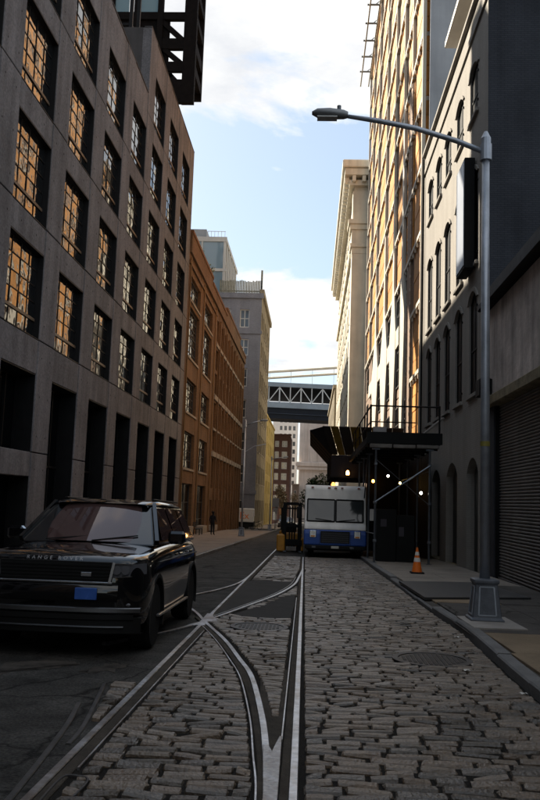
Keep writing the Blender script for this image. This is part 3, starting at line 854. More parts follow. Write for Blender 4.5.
# ------------------------------------------------------------------ left: grey corner block, glass penthouse, yellow and dark brick blocks
grey = brick_mat('grey_brick', (.19, .19, .215), (.145, .147, .17), (.165, .167, .185), streak=.15, bump=.2)
tanb = brick_mat('tan_brick', (.25, .21, .15), (.19, .16, .115), (.2, .17, .12), streak=.2, bump=.2)
glf = glass_mat('far_glass', (.05, .055, .06), .1, 1.7, .05, .5)
whitefr = mat('white_window_paint', (.55, .52, .48), .6, var=.1)
L3 = empty('grey_block', (-7.5, 112, g(112)), label='tall grey brick corner block with white windows behind the brick warehouse', cat='building')
GX, GY = -7.55, 112.
fx = [(-10.5-2.6*i-.0, -9.2-2.6*i) for i in range(6)][::-1]
fz = [(2.2+4.45*i, 4.7+4.45*i) for i in range(5)] + [(25.2, 27.75)]
fz = [(-1.6+0., 1.6), (3.9, 6.4), (8.3, 10.8), (12.7, 15.2), (17.0, 19.5), (21.3, 23.6), (25.2, 27.75)]
openings_wall(L3, 'y', GY, .5, -1, fx, fz, grey, -26, GX, -3.5, 29.8)
for (a, b_) in fx[-4:]:
    for (z0, z1) in fz: rect_window(L3, 'y', GY, a, b_, z0, z1, 2, 2, whitefr, glf, -1, .12, .09, None, .25)
MB().box(-26, GX+.25, GY-.25, GY+.02, 29.3, 30.0).build('cornice', grey, L3)
MB().box(-26, GX+.15, GY-.14, GY+.02, 24.3, 24.75).build('band_course', grey, L3)
MB().box(-26, GX+.15, GY-.14, GY+.02, 2.4, 2.9).build('band_course', grey, L3)
sy_ = [(113.2+3.4*i, 115.4+3.4*i) for i in range(6)]
openings_wall(L3, 'x', GX+.03, .5, 1, sy_, fz, tanb, 112.02, 134, -3.5, 29.8)
for (a, b_) in sy_:
    for (z0, z1) in fz: rect_window(L3, 'x', GX, a, b_, z0, z1, 2, 2, darkfr, glf, 1, .12, .09, stone_l, .25)
MB().box(GX-.3, GX+.3, 112.0, 134, 29.82, 30.6).build('parapet', tanb, L3)
MB().box(-25.9, GX-.52, 112.52, 133.9, -3.5, 29.6).build('core', grey, L3)
ft = mat('roof_fence_wood', (.17, .16, .12), .9, var=.3, vscale=3)
rf = empty('roof_fence', (-11, 113, 30), label='weathered wooden slat fence on the roof edge of the grey block', cat='fence')
for i in range(26): MB().box(-13.6+.23*i, -13.42+.23*i, 113.0, 113.06, 30, 32.0+random.uniform(-.1, .15)).build('slat', ft, rf)
MB().box(-7.85, -7.6, 113, 113.2, 30.5, 33.6).build('post', ft, rf)
MB().box(-13.6, -7.8, 113.06, 113.12, 30.5, 30.65).build('rail', ft, rf)
GP = empty('glass_penthouse', (-16, 118, 30), label='glass-walled penthouse with pale frame on the roof of the grey block', cat='penthouse')
pf = mat('penthouse_frame', (.42, .40, .37), .6, var=.1)
pg = glass_mat('penthouse_glass', (.16, .22, .26), .05, 1.6, .03, .3)
PX0, PX1, PY = -18.6, -13.3, 116.
for (x0, x1) in ((PX0, PX0+.3), (-16.9, -16.65), (PX1-.35, PX1)): MB().box(x0, x1, PY, PY+.3, 29.6, 38.9).build('column', pf, GP)
for (z0, z1) in ((38.6, 39.3), (34.2, 34.6), (29.6, 30.3)): MB().box(PX0-.1, PX1+.1, PY-.05, PY+.35, z0, z1).build('beam', pf, GP)
for (z0, z1) in ((34.6, 38.6), (30.3, 34.2)):
    for (x0, x1) in ((PX0+.3, -16.9), (-16.65, PX1-.35)):
        MB().box(x0, x1, PY+.12, PY+.16, z0, z1).build('pane', pg, GP)
for i in range(7):
    MB().box(PX1-.3, PX1+.02, PY+2+2.3*i, PY+2.7+2.3*i, 29.6, 38.6).build('column', pf, GP)
MB().box(PX1-.22, PX1-.18, PY+.4, PY+17.5, 30.3, 38.5).build('pane', pg, GP)
MB().box(PX0, PX1+.1, PY+.36, PY+17.6, 38.62, 39.2).build('roof', pf, GP)
MB().box(PX0-.5, -16.3, PY+.6, PY+4, 39.2, 40.6).build('plant_room', mat('plant_grey', (.25, .26, .27), .7), GP)
for i in range(6): MB().box(-16.1+.5*i, -16.05+.5*i, PY+.5, PY+.55, 39.2, 40.3).build('railing_post', pf, GP)
MB().box(-16.1, -13.5, PY+.5, PY+.56, 40.25, 40.32).build('railing', pf, GP)
rt2 = empty('rooftop_tree', (-16.8, 114.4, 30), label='thin yellowing tree on the roof before the glass penthouse', cat='tree')
leaf_cloud(500, [((-17.0, 114.4, 36.0), (.9, .6, 1.6)), ((-15.5, 114.4, 33.9), (.9, .6, .9)), ((-17.5, 114.4, 33.5), (.9, .6, 1.2))], .16, 5).build('crown', leafm2, rt2, fix=False)
MB().tube([(-16.8, 114.4, 29.9), (-16.9, 114.4, 36)], [.08, .03], 6).build('trunk', trs_m, rt2)

L5 = empty('yellow_block', (XF, 168, g(168)), label='pale yellow building beyond the grey block in the far distance', cat='building')
yel = mat('yellow_render', (.52, .38, .13), .85, var=.15, vscale=.3, streak=.2)
sp5 = [(147+5.2*i, 149.4+5.2*i) for i in range(10)]; z5 = [(-3, 1), (3.0, 5.6), (7.0, 9.6), (11, 13.6), (14.7, 16.8)]
openings_wall(L5, 'x', XF, .4, 1, sp5, z5, yel, 145, 199, -6, 18.3)
for (a, b_) in sp5:
    for (z0, z1) in z5: rect_window(L5, 'x', XF, a, b_, z0, z1, 1, 2, darkfr, glf, 1, .12, .1, None, .2)
MB().box(XF-14, XF-.42, 145, 198.9, -6, 18).build('core', yel, L5)
MB().box(XF-14, XF+.15, 144.7, 199.2, 18.3, 18.7).build('cornice', yel, L5)
L6 = empty('dark_brick_block', (-8.5, 250, g(250)), label='small dark red brick block with bright windows below the bridge', cat='building')
dkb = brick_mat('dark_brick', (.12, .062, .045), (.09, .045, .035), (.09, .06, .05), bw=.4, bh=.12, bump=.1)
fx6 = [(-11.3, -10.1), (-9.2, -7.6)]; fz6 = [(-4, -1), (1.3, 3.3), (4.6, 6.6), (7.9, 9.9), (11.2, 13.2), (14.4, 16.4), (17.8, 19.6)]
openings_wall(L6, 'y', 250, .4, -1, fx6, fz6, dkb, -12.4, -6.6, -8, 21.5)
for (a, b_) in fx6:
    for (z0, z1) in fz6: rect_window(L6, 'y', 250, a, b_, z0, z1, 2, 2, whitefr, glass_mat('bright_glass', (.35, .33, .28), .15, 1.6), -1, .14, .14, None, .2)
MB().box(-12.3, -6.62, 250.42, 270, -8, 21.3).build('core', dkb, L6)
MB().box(-12.6, -6.4, 249.7, 250, 21.2, 21.7).build('cornice', dkb, L6)
L7 = empty('far_tower_block', (-10, 340, -5), label='pale high apartment block behind the bridge deck', cat='building')
pale = mat('pale_render', (.55, .53, .50), .9, var=.08)
fx7 = [(-13.2+1.75*i, -12.2+1.75*i) for i in range(4)]; fz7 = [(8+3.1*i, 9.7+3.1*i) for i in range(9)]
openings_wall(L7, 'y', 330, .4, -1, fx7, fz7, pale, -16, -6.2, -8, 37)
for (a, b_) in fx7:
    for (z0, z1) in fz7: rect_window(L7, 'y', 330, a, b_, z0, z1, 1, 1, darkfr, glf, -1, .1, .1, None, .2)
MB().box(-15.9, -6.22, 330.4, 345, -8, 36.9).build('core', pale, L7)
# far low buildings closing the street
ft_m = mat('far_brown', (.20, .15, .12), .9, var=.25, vscale=.3)
fb = empty('far_brown_block', (-4.6, 285, g(260)), label='narrow brown building at the far end of the street', cat='building')
openings_wall(fb, 'y', 285, .4, -1, [(-5.9, -5.1)], [(0, 2.2), (3.4, 5.4)], ft_m, -6.6, -4.2, -8, 7.2)
for z0 in (0, 3.4): rect_window(fb, 'y', 285, -5.9, -5.1, z0, z0+2.0, 1, 2, whitefr, glf, -1, .1, .1, None, .2)
MB().box(-6.55, -4.25, 285.4, 300, -8, 7).build('core', ft_m, fb)
MB().box(-6.7, -4.1, 284.7, 285, 7.2, 7.6).build('cornice', ft_m, fb)

# ------------------------------------------------------------------ the bridge and the stone pier behind it
BR = empty('suspension_bridge', (0, 235, 24), label='steel suspension bridge deck with white truss crossing high over the street', cat='bridge')
br_dark = mat('bridge_dark', (.035, .045, .065), .7, var=.2, vscale=.4)
br_blue = mat('bridge_blue', (.20, .24, .29), .7, var=.15, vscale=.4)
br_white = mat('bridge_white', (.42, .44, .46), .7, var=.1, vscale=.4)
br_cable = mat('bridge_cable', (.62, .56, .46), .7, var=.1, vscale=.4)
def bz(x, z): return z - .022*(x+4)
def bbeam(name, y0, y1, z0, z1, m, x0=-60, x1=60):
    b = MB(); b.prism([(x0, bz(x0, z0)), (x1, bz(x1, z0)), (x1, bz(x1, z1)), (x0, bz(x0, z1))], 'y', y0, y1); return b.build(name, m, BR)
bbeam('lower_girder', 230, 240, 24.3, 27.2, mat('girder_black', (.012, .015, .022), .8))
bbeam('girder_flange', 229.7, 230, 25.6, 25.75, br_dark)
bbeam('girder_flange', 229.6, 230.2, 27.3, 28.9, br_blue)
bbeam('deck', 230.2, 262, 26.9, 27.9, br_dark)
bbeam('upper_deck', 230.2, 262, 32.9, 33.6, MATS['girder_black'])
bbeam('upper_chord', 229.6, 230.2, 33.2, 34.4, br_blue)
for i in range(-8, 9):
    x = i*6.0-3.6
    MB().bar((x, 230, bz(x, 28.9)), (x, 230, bz(x, 33.2)), .35, .35).build('truss_post', br_white, BR)
    MB().bar((x, 229.9, bz(x, 33.1)), (x+3.0, 229.9, bz(x+3, 29.0)), .24, .24).build('truss_diagonal', br_white, BR)
    MB().bar((x, 229.9, bz(x, 33.1)), (x-3.0, 229.9, bz(x-3, 29.0)), .24, .24).build('truss_diagonal', br_white, BR)
    MB().bar((x+3, 230, bz(x, 28.9)), (x+3, 230, bz(x, 33.2)), .25, .25).build('truss_post', br_white, BR)
    MB().bar((x+3, 230.5, 33), (x+3, 230.5, 38.9+.085*(x+3)), .12).build('suspender', br_cable, BR)
for zz, yy, r_ in ((38.3, 230, .38), (36.9, 232, .30), (39.6, 250, .35), (36.0, 252, .2)):
    MB().tube([(-60, yy, zz-.085*60), (0, yy, zz+.3), (60, yy, zz+.095*60)], r_, 8).build('main_cable', br_cable, BR)
stonep = mat('pier_stone', (.62, .53, .47), .9, var=.15, vscale=.15, streak=.15)
PR = empty('bridge_pier', (2, 300, -5), label='massive pale stone bridge pier with ledge behind the bridge deck', cat='bridge pier')
MB().cbox(-4.6, 16, 290, 312, -8, 36, .3).build('shaft', stonep, PR)
MB().cbox(-5.7, 17, 288.6, 289.98, 13.8, 15.4, .2).build('ledge', stonep, PR)
MB().cbox(-5.3, 17, 289.0, 289.98, 12.6, 13.78, .2).build('ledge', stonep, PR)
MB().box(-1.5, 1.5, 289.5, 289.95, 15.5, 33).build('pilaster', stonep, PR)
MB().box(4.0, 7.5, 289.5, 289.95, 15.5, 33).build('pilaster', stonep, PR)
MB().cbox(-4.4, 16, 289.2, 289.9, -8, 5.0, .2).build('plinth', stonep, PR)

# ------------------------------------------------------------------ right: low shutter building
XR = 5.4
stucco = mat('stucco', (.54, .47, .43), .92, var=.3, vscale=.9, bump=.6, bscale=7, streak=.4, fine=.1, fscale=50)
R1 = empty('shutter_building', (XR, 15, g(15)), label='low stucco building with a tall roller shutter, nearest on the right', cat='building')
dark_wall = mat('dark_brick_paint', (.045, .046, .052), .9, var=.2, vscale=.8, bump=.2, bscale=20)
lint = mat('lintel_stone', (.24, .20, .13), .9, var=.35, vscale=2.5, bump=.4, bscale=25)
MB().box(XR, XR+.4, -6, 25.98, 5.0, 7.75).build('wall', stucco, R1)
MB().box(XR+.002, XR+.4, 25.1, 25.98, -1, 4.7).build('pier', dark_wall, R1)
MB().cbox(XR-.16, XR+.35, 8.5, 26.02, 4.68, 4.99, .03).build('lintel', lint, R1)
MB().cbox(XR-.30, XR+.4, -6, 26.1, 7.78, 8.0, .03).build('cornice', black_metal, R1)
MB().cbox(XR-.16, XR+.4, -6, 26.05, 8.0, 8.35, .03).build('cornice', black_metal, R1)
MB().box(XR+.02, XR+.4, -6, 11.0, -1, 4.67).build('pier', dark_wall, R1)
sh = mat('shutter_steel', (.20, .185, .175), .55, metal=.4, var=.2, vscale=1, streak=.2)
b = MB(); z = -.6
while z < 4.66:
    y0s, y1s = 11.1, 25.0
    b.add([(XR+.20, y0s, z), (XR+.15, y0s, z+.035), (XR+.15, y0s, z+.062), (XR+.20, y0s, z+.088), (XR+.20, y1s, z), (XR+.15, y1s, z+.035), (XR+.15, y1s, z+.062), (XR+.20, y1s, z+.088)],
          [(0, 1, 5, 4), (1, 2, 6, 5), (2, 3, 7, 6)])
    z += .088
shut = b.build('roller_shutter', sh, R1, fix=False); shut['kind'] = 'stuff'
MB().box(XR+.05, XR+.25, 25.0, 25.1, -.7, 4.67).build('shutter_guide', black_metal, R1)
MB().box(XR+.12, XR+.22, 11.1, 25.0, -.75, -.35).build('bottom_bar', sh, R1)
MB().box(XR+.42, XR+12, -6, 25.9, -1, 7.6).build('core', dark_wall, R1)
MB().cbox(XR-.38, XR, 25.3, 25.95, 5.02, 5.55, .02).build('junction_box', black_metal, R1)

# ------------------------------------------------------------------ right: painted brick building with arched windows
pbrick = brick_mat('painted_brick', (.275, .255, .228), (.255, .236, .212), (.24, .222, .20), bw=.21, bh=.07, streak=.12, bump=.45, ms=.009)
R2 = empty('arched_window_building', (XR, 34, g(34)), label='painted brick building with narrow arched windows beside the low shutter building', cat='building')
WC = [28.35, 31.13, 33.91, 36.47, 39.10]
W2 = .72
rows2 = [(5.45, 8.70, .30), (9.95, 13.10, .27), (15.38, 17.05, .25)]
gsp = [(28.40, 1.0, 3.30), (32.55, 1.25, 3.32), (36.6, 1.2, 3.2), (39.4, .9, 3.2)]
EDG = [26.0] + [v for c in WC for v in (c-W2, c+W2)] + [41.5]
TH = .45
for i in range(0, len(EDG), 2):
    MB().box(XR, XR+TH, EDG[i], EDG[i+1], 3.9, 19.45).build('pier', pbrick, R2)
def arch_pts(c, hw, zs, rise, n=10):
    rr = (hw*hw+rise*rise)/(2*rise); zc_ = zs+rise-rr; a = math.asin(hw/rr)
    return [(c+rr*math.sin(-a+2*a*i/n), zc_+rr*math.cos(-a+2*a*i/n)) for i in range(n+1)]
for c in WC:
    zprev = 3.9
    for (z0, zs, rise) in rows2:
        MB().box(XR+.004, XR+TH, c-W2, c+W2, zprev, z0) if False else None
    tops = [3.9] + [None]*3
    for q, (z0, zs, rise) in enumerate(rows2):
        # wall under this window (with the arch of the one below cut out)
        if q == 0: MB().box(XR, XR+TH, c-W2, c+W2, 3.9, z0).build('spandrel', pbrick, R2)
        else:
            pz, ps, pr_ = rows2[q-1]
            poly = arch_pts(c, W2, ps, pr_) + [(c+W2, z0), (c-W2, z0)]
            MB().prism(poly, 'x', XR, XR+TH).build('spandrel', pbrick, R2)
    pz, ps, pr_ = rows2[-1]
    MB().prism(arch_pts(c, W2, ps, pr_) + [(c+W2, 19.45), (c-W2, 19.45)], 'x', XR, XR+TH).build('spandrel', pbrick, R2)
    for (z0, zs, rise) in rows2:
        b = MB()
        b.box(XR+.06, XR+.12, c-W2, c-W2+.07, z0, zs); b.box(XR+.06, XR+.12, c+W2-.07, c+W2, z0, zs)
        zm = z0+(zs-z0)*.48
        b.box(XR+.06, XR+.13, c-W2+.07, c+W2-.07, zm-.035, zm+.035); b.box(XR+.06, XR+.12, c-W2+.07, c+W2-.07, z0, z0+.07)
        b.box(XR+.07, XR+.11, c-.02, c+.02, z0+.07, zs+.1)
        outer = arch_pts(c, W2, zs, rise); inner = arch_pts(c, W2-.07, zs, rise-.04)
        b.prism(outer + inner[::-1], 'x', XR+.06, XR+.12)
        w = b.build('window', black_metal, R2)
        MB().prism([(c-W2, z0), (c+W2, z0)] + arch_pts(c, W2, zs, rise)[::-1], 'x', XR+.09, XR+.10).build('panes', black_metal, w)
        MB().cbox(XR-.10, XR+.2, c-W2-.12, c+W2+.12, z0-.14, z0-.002, .015).build('sill', pbrick, w)
        ho = arch_pts(c, W2+.22, zs, rise+.17); hi = arch_pts(c, W2+.04, zs+.0, rise+.03)
        MB().prism(ho + hi[::-1], 'x', XR-.06, XR-.001).build('hood_mould', pbrick, w)
        for zz in (z0+.25, zs-.35):
            MB().box(XR-.05, XR+.02, c-W2-.09, c-W2-.03, zz, zz+.07).build('shutter_hinge', black_metal, w)
# ground storey with arched doorways
e = [26.0] + [v for c, hw, zt in sorted(gsp) for v in (c-hw, c+hw)] + [41.5]
for i in range(0, len(e), 2):
    if e[i+1] > e[i]: MB().box(XR+.001, XR+TH, e[i], e[i+1], -1.6, 3.9).build('pier', pbrick, R2)
door_m = mat('dark_green_door', (.018, .022, .02), .5, var=.2)
for c, hw, zt in gsp:
    MB().prism(arch_pts(c, hw, zt-.5, .5) + [(c+hw, 3.9), (c-hw, 3.9)], 'x', XR+.001, XR+TH).build('arch', pbrick, R2)
    d = MB().box(XR+.28, XR+.36, c-hw, c+hw, -1.6, zt).build('door', door_m, R2)
    b = MB()
    for u in (-.5, .5): b.box(XR+.25, XR+.28, c+u*hw-.36*hw, c+u*hw+.36*hw, 0.2, 1.1); b.box(XR+.25, XR+.28, c+u*hw-.36*hw, c+u*hw+.36*hw, 1.3, zt-.5)
    b.build('door_panels', door_m, d)
    MB().box(XR-.04, XR+.3, c-hw-.1, c+hw+.1, -.75, -.55+.0).build('door_step', lint, d)
MB().cbox(XR-.14, XR+.3, 26.0, 41.5, 19.45, 19.66, .03).build('cornice', pbrick, R2)
MB().box(XR-.07, XR, 26.0, 41.5, 18.45, 18.7).build('band_course', pbrick, R2)
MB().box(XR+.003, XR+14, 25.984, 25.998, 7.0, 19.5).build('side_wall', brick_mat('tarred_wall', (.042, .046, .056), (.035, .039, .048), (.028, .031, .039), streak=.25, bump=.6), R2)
MB().box(XR+TH+.02, XR+14, 26.32, 41.45, -1.6, 19.3).build('core', dark_wall, R2)
fas = mat('fascia_white', (.56, .53, .48), .7, var=.1)
MB().box(XR+.25, XR+3, 26.2, 32.3, 19.66, 20.35).build('attic_wall', fas, R2)
MB().cbox(XR-.42, XR+3, 24.5, 32.5, 20.36, 20.62, .02).build('attic_roof', fas, R2)
MB().tube([(XR-.10, 41.2, 19.3), (XR-.10, 41.2, 4)], .05, 6).build('downpipe', black_metal, R2)

SG = empty('wall_sign', (5.0, 30, 10.5), label='tall black boxed wall sign with pale panel on the arched window building', cat='sign')
MB().cbox(5.0, 5.36, 27.9, 28.2, 9.75, 13.7, .02).build('case', black_metal, SG)
MB().box(4.97, 4.998, 27.94, 29.35, 9.85, 13.6).build('face_panel', mat('sign_white', (.26, .28, .32), .4, var=.06), SG)
MB().cbox(5.0, 5.36, 28.2, 29.4, 9.75, 13.7, .02).build('case', black_metal, SG)
for zz in (10.2, 13.6): MB().box(5.36, 5.42, 28.6, 28.8, zz, zz+.12).build('bracket', black_metal, SG)

# ------------------------------------------------------------------ right: orange panelled building with white frame
R3 = empty('orange_panel_building', (XR, 64, g(64)), label='tall orange panelled building with projecting white frame and ledges', cat='building')
wht = mat('frame_white', (.50, .46, .39), .7, var=.10, vscale=.8, streak=.12)
org = mat('orange_board', (.45, .20, .048), .7, var=.22, vscale=.5, isl=.14, streak=.15)
brn = brick_mat('brown_brick', (.27, .19, .14), (.21, .15, .11), (.22, .16, .125), streak=.2, bump=.2)
conc_g = mat('core_concrete', (.33, .34, .36), .9, var=.12, vscale=.4, streak=.15)
FX, WX = 5.28, 5.47
FY = [42.0, 46.6, 51.2, 57.0, 64.5, 73.3, 81.0, 87.4]
FH = 3.65; LZ = [4.88 + FH*i for i in range(13)]
ROOF = 48.7
MB().box(WX+.25, WX+16, 41.62, 87.7, -3, ROOF-.3).build('core', brn, R3)
MB().box(5.6, WX+16, 41.5, 41.6, -3, ROOF).build('side_wall', conc_g, R3)
MB().box(5.6, WX+16, 87.7, 87.85, -3, ROOF).build('side_wall', conc_g, R3)
MB().box(WX, WX+.24, 41.62, 87.7, -3, LZ[0]-.02).build('base_wall', brn, R3)
for i, yf in enumerate(FY):
    zb_ = -2 if i in (0, 7) else (15.8 if i >= 2 else -2)
    if i == 1: zb_ = 26.8
    MB().cbox(FX, WX, yf-.11, yf+.11, zb_, ROOF, .012).build('frame_fin', wht, R3)
for i in range(7):
    ya, yb = FY[i]+.12, FY[i+1]-.12
    yo = ya + (yb-ya)*(.88 if i == 0 else .74)       # boards on the near side, brick reveal on the far side
    for n_, z in enumerate(LZ):
        if z > ROOF-.5: continue
        low = z < 15 and i >= 1
        ztop = min(z+FH, ROOF)
        if not low:
            nb = 4; hb = (ztop-z-.24)/nb
            for q in range(nb):
                shared_panel('orange_board', WX-.02 if q % 2 else WX-.035, WX+.22, ya, yo, z+.12+q*hb+.012, z+.12+(q+1)*hb-.012, org, R3, .012)
            shared_panel('ledge', FX+.01, WX+.2, ya, yb, z-.14, z+.10, wht, R3, .012)
            for q in range(4 if i < 2 else 3):
                yq = ya + (yb-ya)*(q+.6)/(4.4 if i < 2 else 3.4)
                shared_panel('bracket', FX+.03, FX+.13, yq-.07, yq+.07, z-.40, z-.145, wht, R3, .01)
        else:
            shared_panel('brick_infill', WX+.02, WX+.22, ya, yb, z+.05, ztop-.02, brn, R3, .01)
            rect_window(R3, 'x', WX+.02, (ya+yb)/2-1.0, (ya+yb)/2+1.0, z+.7, ztop-.6, 2, 2, darkfr, glass_dk, -1, .08, .06, None, -.03)
        if not low:
            shared_panel('brick_reveal', WX+.03, WX+.22, yo+.01, yb, z+.11, ztop-.11, brn, R3, .01)
# brick pier with pale tie plates beside the first bay
MB().box(WX-.10, WX+.1, 47.0, 48.9, -2, 27.2).build('brick_pier', brn, R3)
b = MB()
for n_ in range(30):
    z = 3.5+.8*n_; b.box(WX-.125, WX-.10, 47.05, 47.2, z, z+.16); b.box(WX-.125, WX-.10, 48.72, 48.85, z+.3, z+.45)
b.build('tie_plates', wht, R3)['kind'] = 'stuff'
# tapering white piers meeting in a transfer beam
for c, hw, zt, z_end in ((50.6, 1.6, 26.5, -1), (56.4, 2.3, 23.5, -1), (63.6, 3.2, 22.5, -1), (72.5, 3.6, 21.0, -1)):
    MB().prism([(c-.2, zt), (c+.2, zt), (c+.45, 16.5), (c+hw, 13.0), (c+hw, 11.9), (c+.55, 6.2), (c+.5, z_end), (c-.5, z_end), (c-.55, 6.2), (c-hw*.85, 11.9), (c-hw*.85, 13.0), (c-.45, 16.5)], 'x', FX-.02, WX-.03).build('tapering_pier', wht, R3, bevel=.02)
    b = MB()
    for n_ in range(22):
        z = 2.+.85*n_; b.box(WX-.06, WX+.0, c+.62, c+.72, z, z+.2)
    b.build('tie_plates', wht, R3)['kind'] = 'stuff'
MB().cbox(FX+.01, WX-.03, 49.2, 80.6, 11.8, 13.05, .02).build('transfer_beam', wht, R3)
for (z, ya, yb) in ((8.5, 43, 46.4), (4.9, 43, 46.4), (8.53, 80, 87), (15.8, 81, 87)):
    MB().bar((FX+.15, ya, z), (FX+.15, yb, z), .3, .2).build('ledge', wht, R3)
MB().box(FX-.05, WX+.3, 41.6, 87.7, ROOF-.3, ROOF+.1).build('roof_edge', wht, R3)

TR = empty('roof_outrigger', (4.8, 74, 48.6), label='rusty steel outrigger frame projecting from the roof of the orange building', cat='steel frame')
rails_m = mat('outrigger_steel', (.13, .12, .10), .6, metal=.4, var=.3)
for xx in (4.30, 5.20): MB().bar((xx, 44, 48.62), (xx, 89.5, 48.62), .13, .16).build('rail', rails_m, TR)
for i in range(14):
    yy = 86.6 - 3.1*i
    MB().bar((4.05, yy, 48.78), (6.3, yy, 48.78), .12, .14).build('crossbar', rails_m, TR)
    MB().bar((4.7, yy, 48.7), (6.2, yy-.2, 49.9), .06).build('stay', rails_m, TR)

# ------------------------------------------------------------------ right: cream building with big cornice, tan block beyond
R4 = empty('cream_building', (3.9, 92, g(92)), label='cream stone building with deep bracketed cornice beyond the orange building', cat='building')
crm = mat('cream_stone', (.58, .53, .43), .85, var=.12, vscale=.4, streak=.14)
CX, CY, CT, CE = 3.9, 90., 39.5, 143.
MB().box(CX+.5, 22, CY+.4, CE, -4, 36.9).build('core', crm, R4)
MB().box(CX, 22, CY, CY+.4, -4, 36.9).build('end_wall', crm, R4)
MB().box(CX-.14, CX+1.9, CY-.14, CY+2.0, -4, 29.2).build('corner_pilaster', crm, R4)
MB().box(CX-.14, CX+1.9, CY-.14, CY+2.0, 33.0, 36.4).build('corner_pilaster', crm, R4)
for (d, z0, z1) in ((.18, 29.2, 29.9), (.35, 29.9, 30.3), (.22, 30.3, 31.9), (.42, 31.9, 32.5), (.6, 32.5, 33.0)):
    MB().box(CX-d, CX+1.9+d, CY-d, CY+2.0+d, z0, z1).build('capital', crm, R4)
MB().box(CX-.6, 22, CY-.6, CE, 36.9, 37.5).build('frieze', crm, R4)
MB().cbox(CX-1.15, 22, CY-1.1, CE+.3, 37.9, 38.7, .05).build('cornice', crm, R4)
MB().cbox(CX-1.40, 22, CY-1.35, CE+.5, 38.72, 39.6, .08).build('cornice', crm, R4)
nbk = 40
for i in range(nbk):
    yy = CY-.2 + (CE-CY)*i/nbk
    shared_panel('cornice_bracket', CX-1.1, CX-.61, yy-.22, yy+.22, 37.2, 37.88, crm, R4, .03)
for i in range(8): shared_panel('cornice_bracket', CX-.3+1.1*i, CX+.1+1.1*i, CY-1.05, CY-.61, 37.2, 37.88, crm, R4, .03)
spc = [(93.2+4.1*i, 95.6+4.1*i) for i in range(12)]
bzc = [(-1, 4), (6, 9), (10.5, 13), (14.5, 17), (18.5, 21), (22.4, 25), (26.3, 28.6), (31.0, 33.0), (34.0, 36.0)]
openings_wall(R4, 'x', CX, .5, -1, spc, bzc, crm, CY+.4, CE, -4, 36.9)
for (a, b_) in spc:
    for (z0, z1) in bzc: rect_window(R4, 'x', CX, a, b_, z0, z1, 2, 2, whitefr, glf, -1, .1, .07, crm, .2)
for z in (9.8, 29.6): MB().box(CX-.3, CX, CY+2.1, CE, z, z+.5).build('band_course', crm, R4)
R5 = empty('tan_block', (3.6, 160, g(160)), label='tan building just beyond the cream building under the bridge', cat='building')
sp6 = [(147+5*i, 149.4+5*i) for i in range(9)]; z6_ = [(-3, 1), (3.5, 6), (8, 10.5), (12.5, 15), (16.6, 19)]
openings_wall(R5, 'x', 3.55, .4, -1, sp6, z6_, tanb, 144, 193, -6, 21.5)
for (a, b_) in sp6:
    for (z0, z1) in z6_: rect_window(R5, 'x', 3.55, a, b_, z0, z1, 2, 2, whitefr, glf, -1, .12, .1, None, .2)
MB().box(3.97, 18, 144, 193, -6, 21.3).build('core', tanb, R5)
MB().box(3.3, 18, 143.8, 193.2, 21.5, 22.1).build('cornice', tanb, R5)

# ------------------------------------------------------------------ the street behind the camera (shades and is mirrored in the cars)
rbk = brick_mat('rear_brick', (.20, .11, .07), (.15, .08, .05), (.14, .10, .08), bump=.2)
for nm, X, out, lab, y0r in (('rear_brick_building', XF, 1, 'brick building next to the concrete one, behind the viewpoint', -7.4), ('rear_tan_building', XR, -1, 'tan brick building next to the shutter building, behind the viewpoint', -6.1)):
    HT = 22 if out > 0 else 10
    e = empty(nm, (X, -25, g(-25)), label=lab, cat='building')
    m_ = rbk if out > 0 else tanb
    spr = [(-48+4*i, -46+4*i) for i in range(10)]; bzr = [(1.5+4*i, 3.9+4*i) for i in range(5 if out > 0 else 2)]
    openings_wall(e, 'x', X, .4, out, spr, bzr, m_, -50, y0r, -1, HT)
    for (a, b_) in spr:
        for (z0, z1) in bzr: rect_window(e, 'x', X, a, b_, z0, z1, 2, 2, darkfr, glf, out, .1, .06, None, .2)
    MB().box(X-out*.42, X-out*14, -50, y0r, -1, HT-.2).build('core', m_, e)
    MB().box(X+out*.2, X-out*.5, -50, y0r, HT, HT+.5).build('cornice', m_, e)

